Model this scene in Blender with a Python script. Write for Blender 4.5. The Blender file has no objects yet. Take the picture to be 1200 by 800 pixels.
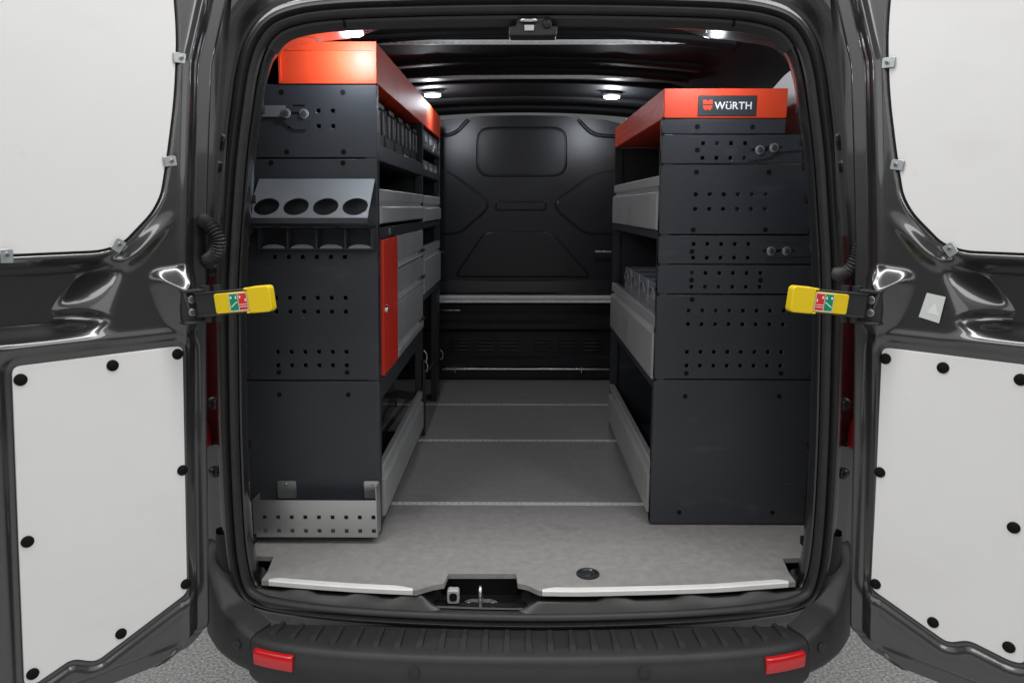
import bpy, bmesh, math, random
import numpy as np
from mathutils import Vector, Matrix

random.seed(4)
SC = bpy.context.scene
COL = SC.collection
R = math.radians

# ------------------------------------------------------------------ camera
cam_d = bpy.data.cameras.new("camera")
cam = bpy.data.objects.new("camera", cam_d)
COL.objects.link(cam)
cam_d.lens = 27.0
cam_d.sensor_width = 36.0
cam_d.clip_start = 0.05
cam_d.clip_end = 200
cam.location = (-0.028, -1.8417, 1.56)
cam.rotation_euler = (R(90 - 9.8954), 0, R(0.439))
SC.camera = cam

# ------------------------------------------------------------------ light
world = bpy.data.worlds.new("World")
SC.world = world
world.use_nodes = True
bgn = world.node_tree.nodes["Background"]
bgn.inputs[0].default_value = (0.95, 0.97, 1.0, 1)
bgn.inputs[1].default_value = 0.11


def area(name, loc, target, sx, sy, power, color=(1, 1, 1), shape='RECTANGLE', spread=180):
    d = bpy.data.lights.new(name, 'AREA')
    d.shape = shape
    d.size = sx
    d.size_y = sy
    d.energy = power
    d.color = color
    d.spread = R(spread)
    o = bpy.data.objects.new(name, d)
    COL.objects.link(o)
    o.location = loc
    v = Vector(target) - Vector(loc)
    v.normalize()
    xa = Vector((1, 0, 0)) if abs(v.z) > .8 else v.cross(Vector((0, 0, 1)))
    xa = (xa - v * xa.dot(v)).normalized()
    ya = (-v).cross(xa)
    o.rotation_euler = Matrix((xa, ya, -v)).transposed().to_euler()
    return o


area("studio_light", (-2.6, -2.1, 3.6), (-2.0, -1.9, 0), 1.4, 3.4, 68, (1, .99, .975))
area("studio_light", (2.6, -2.1, 3.6), (2.0, -1.9, 0), 1.4, 3.4, 68, (1, .99, .975))
area("studio_light", (0, -0.55, 3.7), (0, -0.5, 0.0), 3.4, 0.5, 60, (1, .99, .975))
area("studio_light", (0, -5.2, 3.0), (0, 0, 1.8), 5.5, 1.5, 33, (1, .99, .975))
area("studio_light", (4.6, -2.8, 2.95), (0, 0, 1.2), 4.0, 1.8, 14, (1, .99, .975))
area("studio_light", (-4.6, -2.8, 2.95), (0, 0, 1.2), 4.0, 1.8, 14, (1, .99, .975))

SC.view_settings.view_transform = 'Standard'
SC.view_settings.look = 'None'
SC.view_settings.gamma = 1
SC.view_settings.exposure = 0.0
SC.render.engine = 'CYCLES'
SC.cycles.use_denoising = True
SC.cycles.max_bounces = 8
SC.cycles.sample_clamp_indirect = 4
SC.cycles.sample_clamp_direct = 12
SC.cycles.caustics_reflective = False
SC.cycles.caustics_refractive = False


# ------------------------------------------------------------------ materials
def mat(name, col, rough=.5, metal=0.0, coat=0.0, coat_rough=.03, noise=0.0, nscale=8.0, bump=0.0, bscale=400.0,
        rnoise=0.0, spec=.5, emit=0.0, stretch=None):
    m = bpy.data.materials.new(name)
    m.use_nodes = True
    nt = m.node_tree
    p = nt.nodes["Principled BSDF"]
    p.inputs['Base Color'].default_value = (*col, 1)
    p.inputs['Roughness'].default_value = rough
    p.inputs['Metallic'].default_value = metal
    p.inputs['Coat Weight'].default_value = coat
    p.inputs['Coat Roughness'].default_value = coat_rough
    p.inputs['Specular IOR Level'].default_value = spec
    if emit:
        p.inputs['Emission Color'].default_value = (*col, 1)
        p.inputs['Emission Strength'].default_value = emit
    tc = nt.nodes.new('ShaderNodeTexCoord')
    src = tc.outputs['Object']
    if stretch:
        mp = nt.nodes.new('ShaderNodeMapping')
        mp.inputs['Scale'].default_value = stretch
        nt.links.new(src, mp.inputs[0])
        src = mp.outputs[0]
    if noise or rnoise:
        n = nt.nodes.new('ShaderNodeTexNoise')
        n.inputs['Scale'].default_value = nscale
        n.inputs['Detail'].default_value = 8
        n.inputs['Roughness'].default_value = .62
        nt.links.new(src, n.inputs['Vector'])
        if noise:
            mr = nt.nodes.new('ShaderNodeMapRange')
            mr.inputs['From Min'].default_value = .3
            mr.inputs['From Max'].default_value = .7
            mr.inputs['To Min'].default_value = 1 - noise
            mr.inputs['To Max'].default_value = 1 + noise
            nt.links.new(n.outputs[0], mr.inputs[0])
            mx = nt.nodes.new('ShaderNodeVectorMath')
            mx.operation = 'SCALE'
            mx.inputs[0].default_value = col
            nt.links.new(mr.outputs[0], mx.inputs['Scale'])
            nt.links.new(mx.outputs[0], p.inputs['Base Color'])
        if rnoise:
            mr = nt.nodes.new('ShaderNodeMapRange')
            mr.inputs['From Min'].default_value = .3
            mr.inputs['From Max'].default_value = .7
            mr.inputs['To Min'].default_value = max(0.02, rough - rnoise)
            mr.inputs['To Max'].default_value = min(1, rough + rnoise)
            nt.links.new(n.outputs[0], mr.inputs[0])
            nt.links.new(mr.outputs[0], p.inputs['Roughness'])
    if bump:
        b = nt.nodes.new('ShaderNodeTexNoise')
        b.inputs['Scale'].default_value = bscale
        b.inputs['Detail'].default_value = 3
        nt.links.new(src, b.inputs['Vector'])
        bp = nt.nodes.new('ShaderNodeBump')
        bp.inputs['Strength'].default_value = bump
        bp.inputs['Distance'].default_value = .002
        nt.links.new(b.outputs[0], bp.inputs['Height'])
        nt.links.new(bp.outputs[0], p.inputs['Normal'])
    return m


def mix_layer(m, col, scale, lo, hi, stretch=(1, 1, 1), rough=None, amount=1.0):
    """lay worn marks of another colour over a material, where a noise passes a threshold"""
    nt = m.node_tree
    p = nt.nodes["Principled BSDF"]
    tc = nt.nodes.new('ShaderNodeTexCoord')
    mp = nt.nodes.new('ShaderNodeMapping')
    mp.inputs['Scale'].default_value = stretch
    mp.inputs['Rotation'].default_value = (random.random(), random.random(), random.random() * .6)
    nt.links.new(tc.outputs['Object'], mp.inputs[0])
    n = nt.nodes.new('ShaderNodeTexNoise')
    n.inputs['Scale'].default_value = scale
    n.inputs['Detail'].default_value = 6
    nt.links.new(mp.outputs[0], n.inputs['Vector'])
    mr = nt.nodes.new('ShaderNodeMapRange')
    mr.inputs['From Min'].default_value = lo
    mr.inputs['From Max'].default_value = hi
    mr.inputs['To Max'].default_value = amount
    nt.links.new(n.outputs[0], mr.inputs[0])
    mx = nt.nodes.new('ShaderNodeMix')
    mx.data_type = 'RGBA'
    mx.inputs[7].default_value = (*col, 1)
    nt.links.new(mr.outputs[0], mx.inputs[0])
    cur = p.inputs['Base Color']
    if cur.links:
        nt.links.new(cur.links[0].from_socket, mx.inputs[6])
    else:
        mx.inputs[6].default_value = cur.default_value
    nt.links.new(mx.outputs[2], cur)
    return m


M = {}
M['paint'] = mat('grey_metallic_paint', (.074, .075, .077), .30, .8, 1.0, .05, noise=.10, nscale=900, bump=.012, bscale=5)
M['paint'].node_tree.nodes['Principled BSDF'].inputs['Coat IOR'].default_value = 1.62
M['paint_dark'] = mat('black_gloss_paint', (.012, .012, .014), .30, .0, 1.0, .02, bump=.05, bscale=9)
M['gloss'] = mat('black_gloss_frame', (.010, .010, .011), .30, coat=1.0, coat_rough=.07)
M['sill'] = mat('dark_sill_paint', (.07, .07, .07), .42, .6, bump=.05, bscale=60)
M['roof'] = mat('black_roof_paint', (.013, .013, .014), .62, spec=.10, bump=.05, bscale=9)
M['jamb'] = mat('dark_inner_paint', (.022, .022, .023), .38, .3, .6, .06, noise=.2, nscale=12, bump=.08, bscale=30)
M['plastic'] = mat('black_grained_plastic', (.025, .025, .026), .5, noise=.12, nscale=14, bump=.25, bscale=900)
M['rubber'] = mat('black_rubber', (.022, .022, .022), .5, noise=.2, nscale=30)
M['black'] = mat('matt_black', (.004, .004, .004), .7, spec=.2)
M['bolt'] = mat('zinc_plated_bolt', (.50, .53, .54), .34, .75, noise=.08, nscale=60)
M['bolthead'] = mat('dark_zinc_bolt_head', (.20, .215, .225), .30, .8)
M['holder'] = mat('pale_sheet_steel', (.235, .25, .265), .55, .4, noise=.06, nscale=9, rnoise=.06)
M['rack'] = mat('anthracite_powder_coat', (.043, .047, .056), .42, .1, noise=.06, nscale=5, bump=.12, bscale=1100, rnoise=.05)
mix_layer(M['rack'], (.14, .145, .155), 5, .64, .80, (1, 1, 3.2), amount=.4)
mix_layer(M['rack'], (.20, .20, .20), 24, .72, .76, (.5, 1, 3.0), amount=.45)
M['orange'] = mat('orange_red_powder_coat', (.80, .070, .022), .46, noise=.04, nscale=4, bump=.1, bscale=1100)
M['red'] = mat('red_powder_coat', (.76, .036, .016), .4, noise=.05, nscale=4, bump=.1, bscale=1000)
M['drawer'] = mat('silver_grey_metal', (.52, .53, .53), .42, .4, noise=.06, nscale=6, rnoise=.06)
M['zinc'] = mat('galvanised_steel', (.62, .63, .63), .36, .9, noise=.08, nscale=7, rnoise=.1)
M['steel'] = mat('bright_steel', (.72, .72, .70), .25, 1.0, noise=.1, nscale=40)
M['alu'] = mat('brushed_aluminium', (.86, .86, .84), .42, .1, noise=.08, nscale=60)
M['edge'] = mat('white_edge_profile', (.80, .80, .77), .4, noise=.05, nscale=20)
M['white'] = mat('white_plywood_lining', (.86, .86, .852), .40, noise=.02, nscale=2.2, bump=.05, bscale=260, rnoise=.07)
mix_layer(M['white'], (.66, .64, .60), 3, .56, .78, (1, 1, 2.2), amount=.22)
mix_layer(M['white'], (.52, .47, .38), 11, .70, .76, (1, 1, .7), amount=.30)
M['plyedge'] = mat('plywood_edge', (.16, .12, .09), .7, noise=.3, nscale=60)
M['floor'] = mat('phenolic_floor_ply', (.30, .289, .282), .5, noise=.13, nscale=38, bump=.45, bscale=520, rnoise=.08)
mix_layer(M['floor'], (.36, .35, .342), 7, .55, .78, (1, 2.5, 1), amount=.4)
mix_layer(M['floor'], (.16, .157, .155), 3.3, .64, .74, (1, 1.6, 1), amount=.45)
mix_layer(M['floor'], (.52, .51, .49), 26, .70, .78, (.35, 2.2, 1), amount=.5)
M['board'] = mat('black_moulded_bulkhead', (.020, .021, .024), .30, .15, noise=.1, nscale=3, bump=.12, bscale=300)
M['yellow'] = mat('yellow_plastic', (.86, .62, .010), .4, bump=.08, bscale=300)
M['lens_red'] = mat('red_lens', (.62, .008, .012), .15, 0, .8)
M['green'] = mat('green_print', (.0, .28, .13), .4)
M['redprint'] = mat('red_print', (.75, .025, .02), .4)
M['whiteprint'] = mat('white_print', (.82, .82, .80), .4)
M['paper'] = mat('grey_label_paper', (.66, .69, .67), .45)
M['bin'] = mat('smoky_clear_plastic', (.24, .26, .30), .22, noise=.3, nscale=18)
M['bingrey'] = mat('grey_bin_plastic', (.20, .205, .215), .4)
M['case'] = mat('dark_case_plastic', (.028, .029, .032), .38, bump=.1, bscale=500)
M['liner'] = mat('grey_side_lining', (.62, .62, .60), .5, noise=.05, nscale=4)
M['led'] = mat('led_lens', (.93, .97, 1.0), .4, emit=5.0)
M['ground'] = mat('speckled_grey_carpet', (.30, .30, .30), .9, noise=.0)
nt = M['ground'].node_tree
_p = nt.nodes["Principled BSDF"]
_tc = nt.nodes.new('ShaderNodeTexCoord')
_n = nt.nodes.new('ShaderNodeTexNoise'); _n.inputs['Scale'].default_value = 105; _n.inputs['Detail'].default_value = 4
_n.inputs['Roughness'].default_value = .7
nt.links.new(_tc.outputs['Object'], _n.inputs['Vector'])
_r = nt.nodes.new('ShaderNodeValToRGB')
_r.color_ramp.elements[0].position = .36; _r.color_ramp.elements[0].color = (.22, .22, .22, 1)
_r.color_ramp.elements[1].position = .64; _r.color_ramp.elements[1].color = (.80, .80, .79, 1)
nt.links.new(_n.outputs[0], _r.inputs[0])
nt.links.new(_r.outputs[0], _p.inputs['Base Color'])
_b = nt.nodes.new('ShaderNodeBump'); _b.inputs['Strength'].default_value = .8; _b.inputs['Distance'].default_value = .004
nt.links.new(_n.outputs[0], _b.inputs['Height']); nt.links.new(_b.outputs[0], _p.inputs['Normal'])

# ------------------------------------------------------------------ mesh helpers
WL = {}


class MB:
    def __init__(self, xf=None):
        self.v = []
        self.f = []
        self.xf = xf

    def add(self, vs, fs):
        o = len(self.v)
        if self.xf is not None:
            vs = [tuple(self.xf @ Vector(p)) for p in vs]
        self.v.extend([tuple(map(float, p)) for p in vs])
        self.f.extend([tuple(o + i for i in q) for q in fs])
        return self

    def box(self, x0, x1, y0, y1, z0, z1):
        x0, x1 = min(x0, x1), max(x0, x1)
        y0, y1 = min(y0, y1), max(y0, y1)
        z0, z1 = min(z0, z1), max(z0, z1)
        return self.add([(x0, y0, z0), (x1, y0, z0), (x1, y1, z0), (x0, y1, z0), (x0, y0, z1), (x1, y0, z1), (x1, y1, z1), (x0, y1, z1)],
                        [(0, 3, 2, 1), (4, 5, 6, 7), (0, 1, 5, 4), (1, 2, 6, 5), (2, 3, 7, 6), (3, 0, 4, 7)])

    def prism(self, pts, fn, a, b):
        """closed outline pts (u,v) extruded from a to b through fn(u,v,w)"""
        n = len(pts)
        vs = [fn(u, v, a) for u, v in pts] + [fn(u, v, b) for u, v in pts]
        fs = [tuple(range(n))[::-1], tuple(range(n, 2 * n))]
        fs += [(i, (i + 1) % n, n + (i + 1) % n, n + i) for i in range(n)]
        return self.add(vs, fs)

    def tube(self, path, r, seg=10, cap=True):
        path = [Vector(p) for p in path]
        n = len(path)
        vs, fs = [], []
        up = None
        for i, p in enumerate(path):
            t = (path[min(i + 1, n - 1)] - path[max(i - 1, 0)]).normalized()
            if up is None:
                up = Vector((0, 0, 1)) if abs(t.z) < .9 else Vector((1, 0, 0))
            a = t.cross(up).normalized()
            up = a.cross(t).normalized()
            rr = r[i] if isinstance(r, (list, tuple)) else r
            for k in range(seg):
                th = 2 * math.pi * k / seg
                vs.append(tuple(p + (a * math.cos(th) + up * math.sin(th)) * rr))
        for i in range(n - 1):
            for k in range(seg):
                k2 = (k + 1) % seg
                fs.append((i * seg + k, i * seg + k2, (i + 1) * seg + k2, (i + 1) * seg + k))
        if cap:
            fs.append(tuple(range(seg))[::-1])
            fs.append(tuple(range((n - 1) * seg, n * seg)))
        return self.add(vs, fs)

    def rings(self, rings, closed_ring=True, closed_path=False, cap=False):
        n, m = len(rings), len(rings[0])
        vs = [p for r in rings for p in r]
        fs = []
        for i in range(n if closed_path else n - 1):
            j = (i + 1) % n
            for k in range(m if closed_ring else m - 1):
                k2 = (k + 1) % m
                fs.append((i * m + k, i * m + k2, j * m + k2, j * m + k))
        if cap:
            fs.append(tuple(range(m))[::-1])
            fs.append(tuple(range((n - 1) * m, n * m)))
        return self.add(vs, fs)

    def perf(self, u0, u1, v0, v1, holes, fn, t):
        """a plate with rectangular holes (uc,vc,w,h) really cut through; fn(u,v,w), thickness t along w"""
        us = sorted({round(q, 5) for q in [u0, u1] + [h[0] - h[2] / 2 for h in holes] + [h[0] + h[2] / 2 for h in holes] if u0 <= q <= u1})
        vs_ = sorted({round(q, 5) for q in [v0, v1] + [h[1] - h[3] / 2 for h in holes] + [h[1] + h[3] / 2 for h in holes] if v0 <= q <= v1})
        nu, nv = len(us), len(vs_)

        def solid(i, j):
            if i < 0 or j < 0 or i >= nu - 1 or j >= nv - 1:
                return False
            a, b = (us[i] + us[i + 1]) / 2, (vs_[j] + vs_[j + 1]) / 2
            for h in holes:
                if abs(a - h[0]) < h[2] / 2 and abs(b - h[1]) < h[3] / 2:
                    return False
            return True
        vs, fs = [], []
        for w in (0, t):
            for b in vs_:
                for a in us:
                    vs.append(fn(a, b, w))
        N = nu * nv
        ix = lambda i, j, k: k * N + j * nu + i
        for j in range(nv - 1):
            for i in range(nu - 1):
                if not solid(i, j):
                    continue
                fs.append((ix(i, j, 0), ix(i + 1, j, 0), ix(i + 1, j + 1, 0), ix(i, j + 1, 0)))
                fs.append((ix(i, j, 1), ix(i, j + 1, 1), ix(i + 1, j + 1, 1), ix(i + 1, j, 1)))
                if not solid(i - 1, j): fs.append((ix(i, j, 0), ix(i, j + 1, 0), ix(i, j + 1, 1), ix(i, j, 1)))
                if not solid(i + 1, j): fs.append((ix(i + 1, j, 0), ix(i + 1, j, 1), ix(i + 1, j + 1, 1), ix(i + 1, j + 1, 0)))
                if not solid(i, j - 1): fs.append((ix(i, j, 0), ix(i, j, 1), ix(i + 1, j, 1), ix(i + 1, j, 0)))
                if not solid(i, j + 1): fs.append((ix(i, j + 1, 0), ix(i + 1, j + 1, 0), ix(i + 1, j + 1, 1), ix(i, j + 1, 1)))
        return self.add(vs, fs)

    def build(self, name, material, parent=None, origin=None, smooth=None, bevel=0.0, seg=2, shear=None):
        base = WL.get(parent.name, Vector((0, 0, 0))) if parent else Vector((0, 0, 0))
        if shear:
            self.v = [shear(p) for p in self.v]
        org = Vector(origin) if origin is not None else base
        me = bpy.data.meshes.new(name)
        me.from_pydata([tuple(Vector(p) - org) for p in self.v], [], self.f)
        bm = bmesh.new()
        bm.from_mesh(me)
        bmesh.ops.remove_doubles(bm, verts=bm.verts, dist=1e-5)
        bmesh.ops.recalc_face_normals(bm, faces=bm.faces)
        bm.to_mesh(me)
        bm.free()
        me.materials.append(material)
        o = bpy.data.objects.new(name, me)
        COL.objects.link(o)
        if parent:
            o.parent = parent
            o.location = org - base
        else:
            o.location = org
        WL[o.name] = org
        if smooth is not None:
            for p in me.polygons:
                p.use_smooth = True
            me.set_sharp_from_angle(angle=R(smooth))
        if bevel:
            b = o.modifiers.new('bevel', 'BEVEL')
            b.width = bevel
            b.segments = seg
            b.limit_method = 'ANGLE'
            b.angle_limit = R(40)
            b.harden_normals = False
            if smooth is None:
                for p in me.polygons:
                    p.use_smooth = True
                me.set_sharp_from_angle(angle=R(50))
        return o


def empty(name, loc, label=None, cat=None, group=None, parent=None):
    o = bpy.data.objects.new(name, None)
    o.empty_display_size = .1
    COL.objects.link(o)
    base = WL[parent.name] if parent else Vector((0, 0, 0))
    o.parent = parent
    o.location = Vector(loc) - base
    WL[o.name] = Vector(loc)
    tag(o, label, cat, group)
    return o


def tag(o, label=None, cat=None, group=None, kind=None):
    if label: o['label'] = label
    if cat: o['category'] = cat
    if group: o['group'] = group
    if kind: o['kind'] = kind
    return o


def dup(o, world_loc, parent=None, rot=None):
    c = o.copy()
    COL.objects.link(c)
    parent = parent or o.parent
    c.parent = parent
    base = WL[parent.name] if parent else Vector((0, 0, 0))
    c.location = Vector(world_loc) - base
    WL[c.name] = Vector(world_loc)
    if rot is not None:
        c.rotation_euler = rot
    return c


def catmull(pts, per=8, closed=False):
    P = [Vector(p) for p in pts]
    n = len(P)
    out = []
    rng = range(n if closed else n - 1)
    for i in rng:
        p0 = P[(i - 1) % n] if closed or i > 0 else P[0] * 2 - P[1]
        p1, p2 = P[i], P[(i + 1) % n]
        p3 = P[(i + 2) % n] if closed or i + 2 < n else P[-1] * 2 - P[-2]
        for k in range(per):
            t = k / per
            out.append(.5 * ((2 * p1) + (p2 - p0) * t + (2 * p0 - 5 * p1 + 4 * p2 - p3) * t * t + (3 * p1 - p0 - 3 * p2 + p3) * t ** 3))
    if not closed:
        out.append(P[-1].copy())
    return out


def roundrect(u0, u1, v0, v1, r, n=6):
    pts = []
    for cx, cy, a0 in ((u1 - r, v1 - r, 0), (u0 + r, v1 - r, 90), (u0 + r, v0 + r, 180), (u1 - r, v0 + r, 270)):
        for k in range(n + 1):
            a = R(a0 + 90 * k / n)
            pts.append((cx + r * math.cos(a), cy + r * math.sin(a)))
    return pts


def roundpoly(pts, r, n=5):
    """round the corners of a polygon"""
    out = []
    N = len(pts)
    for i in range(N):
        p = Vector(pts[i]); a = Vector(pts[i - 1]); b = Vector(pts[(i + 1) % N])
        da, db = (a - p), (b - p)
        rr = min(r, da.length * .45, db.length * .45)
        p1 = p + da.normalized() * rr
        p2 = p + db.normalized() * rr
        for k in range(n + 1):
            t = k / n
            q = p1 * (1 - t) ** 2 + p * 2 * t * (1 - t) + p2 * t * t
            out.append((q.x, q.y))
    return out


def disc(name, material, r, t, parent, origin, axis, seg=14, dome=0.0):
    """short cylinder along axis, front at +axis"""
    a = Vector(axis).normalized()
    q = a.to_track_quat('Z', 'Y').to_matrix().to_4x4()
    m = MB(Matrix.Translation(Vector(origin)) @ q)
    rings = [(r, 0), (r, t * .7), (r * .86, t)]
    if dome:
        rings += [(r * .5, t + dome * .8), (r * .05, t + dome)]
    m.rings([[(rr * math.cos(2 * math.pi * k / seg), rr * math.sin(2 * math.pi * k / seg), z) for k in range(seg)] for rr, z in rings], cap=True)
    return m.build(name, material, parent, origin=origin, smooth=40)


def screw(parent, origin, axis, r=.011, name='bolt', washer=True):
    a = Vector(axis).normalized()
    q = a.to_track_quat('Z', 'Y').to_matrix().to_4x4()
    m = MB(Matrix.Translation(Vector(origin)) @ q)
    c = lambda rr, z, S: [(rr * math.cos(2 * math.pi * k / S + .3), rr * math.sin(2 * math.pi * k / S + .3), z) for k in range(S)]
    m.rings([c(r * 1.15, 0, 18), c(r * 1.15, .0016, 18), c(r * 1.02, .0020, 18)], cap=True)
    m.rings([c(r * .80, .0021, 6), c(r * .80, .0052, 6), c(r * .70, .0060, 6)], cap=True)
    m.rings([c(r * .42, .0061, 10), c(r * .40, .0068, 10)], cap=True)
    o = m.build(name, M['bolt'], parent, origin=origin)
    o.data.materials.append(M['bolthead'])
    for p in o.data.polygons:
        if p.index >= 38:
            p.material_index = 1
    return o


# ------------------------------------------------------------------ setting
g = MB()
g.add([(-30, -30, 0), (30, -30, 0), (30, 30, 0), (-30, 30, 0)], [(0, 1, 2, 3)])
tag(g.build('ground', M['ground'], origin=(0, 0, 0)), kind='structure')

# ------------------------------------------------------------------ the van
van = empty('cargo_van', (0, 1.0, 0), 'dark grey panel van seen from behind with both rear doors swung open', 'van')

HALF = [(0, 2.029), (.25, 2.028), (.45, 2.025), (.552, 2.014), (.615, 1.990), (.657, 1.944), (.684, 1.880), (.703, 1.80), (.722, 1.71), (.741, 1.593),
        (.770, 1.37), (.785, 1.12), (.793, .95), (.797, .75), (.792, .62), (.772, .54), (.725, .508), (.64, .497), (.5, .491), (.25, .489)]
loop = HALF + [(0, .488)] + [(-x, z) for x, z in HALF[:0:-1]]
PATH = [(p.x, p.y) for p in catmull([(x, z, 0) for x, z in loop], 6, True)]
NP = len(PATH)
NRM = []
for i in range(NP):
    a, b = Vector(PATH[i - 2]), Vector(PATH[(i + 2) % NP])
    t = (b - a).normalized()
    n = Vector((-t.y, t.x))
    if n.dot(Vector(PATH[i]) - Vector((0, 1.25))) < 0:
        n = -n
    NRM.append(n)


def yf(x):
    return .06 * (x / .7) ** 2


def frame_loft(profile, sel=None):
    """profile(nx,nz,x,z) -> list of (outward, depth)"""
    rings = []
    for i in range(NP):
        (x, z), n = PATH[i], NRM[i]
        rings.append([(x + n.x * o, yf(x) + y, z + n.y * o) for o, y in profile(n.x, n.y, x, z)])
    return rings


m = MB()
m.rings(frame_loft(lambda nx, nz, x, z: [(-.036, .012), (-.039, -.008), (-.033, -.02), (-.026, -.021), (-.021, -.012), (-.018, -.006), (-.014, -.012),
                                         (-.009, -.019), (-.003, -.017), (.003, -.008), (.003, .012)]), closed_ring=True, closed_path=True)
m.build('door_seal', M['rubber'], van, smooth=60)

# outer body round the opening, then sides and roof running forward
def outer(nx, nz, x, z):
    t = max(0, nz) ** 2 if z > 1.6 else 0
    g = 1 - .45 * t
    return [(-.03, .016), (-.005, .008), (.012, .006), (.020, .012), (.026, .034 * g), (.040, .047 * g), (.062, .052 * g + .012 * t), (.078, .066 * g + .02 * t), (.092, .074),
            (.108, .082), (.122, .11), (.132, .17), (.145, .5), (.15, 1.4), (.15, 2.62)]
m = MB()
m.rings(frame_loft(outer), closed_ring=False, closed_path=True)
m.build('body_shell', M['paint'], van, smooth=70)

# inner side of the door frame: pillars and header with the mirror-glossy underside
def inner(nx, nz, x, z):
    s = abs(nx) ** 1.5
    o1 = .056 - .008 * s
    o2 = .030 * (1 - s) + .018 * s
    b = max(0, -nz) ** 1.5
    o1 = o1 * (1 - b) + .038 * b
    o2 *= min(1, max(0, (abs(x) - .33) / .14)) if nz > .5 else 1
    o2 = o2 * (1 - b) - .004 * b
    return [(-.034, .014), (-.040, .010), (-.044, .012), (-o1 + .003, .034 - .010 * s), (-o1, .044 - .012 * s), (-o1 + .006, .066), (-o2, .245 - .135 * s), (.05, .262 - .128 * s), (.098, .27 - .12 * s)]
m = MB()
m.rings(frame_loft(inner), closed_ring=False, closed_path=True)
m.build('door_frame', M['gloss'], van, smooth=40)

# grey cover along the header
M['cover'] = mat('grey_header_cover', (.050, .050, .051), .45, bump=.1, bscale=600)
m = MB()
top = [i for i in range(NP) if NRM[i].y > .55]
k0 = next(k for k in range(len(top)) if top[k] - top[k - 1] not in (1,)) if top[0] == 0 and top[-1] == NP - 1 else 0
gap = next((k for k in range(1, len(top)) if top[k] != top[k - 1] + 1), 0)
top = top[gap:] + top[:gap]
full_rings = frame_loft(lambda nx, nz, x, z: [(-.036, .012), (-.040, .004), (-.046, .006), (-.0545, .028), (-.057, .036)])
m.rings([full_rings[i] for i in top], closed_ring=False)
m.build('header_cover', M['cover'], van, smooth=40)

# cargo walls and ceiling
half = [(.878, .565), (.895, .9), (.893, 1.3), (.872, 1.6), (.852, 1.78), (.828, 1.92), (.785, 1.99), (.70, 2.032), (.58, 2.056), (.3, 2.072), (0, 2.078)]
sec = half + [(-x, z) for x, z in half[-2::-1]]
m = MB()
m.rings([[(x, y, z) for x, z in sec] for y in (.26, .9, 1.6, 2.56)], closed_ring=False)
m.build('cargo_lining', M['roof'], van, smooth=45)


def ceil_z(x):
    return 2.078 - .030 * (abs(x) / .6) ** 2.2


def roof_bow(y, w, h, material, drop=.0):
    rings = []
    for k in range(25):
        x = -.62 + 1.24 * k / 24
        z = ceil_z(x) - drop
        rings.append([(x, y - w / 2, z + .01), (x, y - w / 2 + .004, z - h * .6), (x, y - w * .3, z - h), (x, y + w * .3, z - h), (x, y + w / 2 - .004, z - h * .6), (x, y + w / 2, z + .01)])
    mm = MB()
    mm.rings(rings, closed_ring=True, cap=True)
    return mm.build('roof_bow', M['roof'], van, smooth=30)
for y, w, h in ((.60, .09, .016), (1.02, .10, .010), (1.23, .09, .018), (1.50, .08, .010), (1.98, .10, .020), (2.34, .14, .024)):
    roof_bow(y, w, h, M['paint_dark'])

# two perforated lashing rails across the ceiling
for y, x0, x1, z in ((.60, -.468, .552, 2.046), (1.23, -.474, .535, 2.046)):
    mm = MB()
    hs = [(x0 + .02 + k * .0245, 0, .013, .010) for k in range(int((x1 - x0 - .02) / .0245))]
    mm.perf(x0, x1, -.009, .009, hs, lambda u, v, w, y=y, z=z: (u, y + v, z + w), .002)
    mm.perf(x0, x1, z - .002, z + .010, [(h[0], z + .0015, .013, .004) for h in hs], lambda u, v, w, y=y: (u, y - .011 + w, v), .002)
    mm.box(x0, x1, y + .009, y + .011, z, z + .008)
    mm.box(x0, x1, y - .009, y + .009, z + .008, z + .010)
    mm.build('ceiling_rail', M['alu'], van)

# interior lamps
for x, y, z in ((-.466, .264, 1.999), (.487, .272, 1.998), (-.403, 1.658, 2.036), (.389, 1.716, 2.036)):
    mm = MB()
    S = 24
    el = lambda a, b, zz: [(x + a * math.cos(2 * math.pi * k / S), y + b * math.sin(2 * math.pi * k / S), zz) for k in range(S)]
    mm.rings([el(.048, .036, z + .042), el(.048, .036, z + .018), el(.040, .030, z + .012)], cap=True)
    lamp = mm.build('ceiling_lamp', M['case'], van, origin=(x, y, z), smooth=40)
    mm = MB()
    mm.rings([el(.036, .020, z + .012), el(.0355, .0195, z + .003), el(.027, .013, z - .001)], cap=True)
    mm.build('lamp_lens', M['led'], lamp, smooth=60)
    ld = bpy.data.lights.new('interior_lamp', 'POINT')
    ld.energy = 2.8 if y < 1 else 5.5
    ld.shadow_soft_size = .016
    ld.color = (.86, .93, 1.0)
    L = bpy.data.objects.new('interior_lamp', ld)
    COL.objects.link(L)
    L.parent = lamp
    L.location = (0, 0, -.026)

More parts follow.
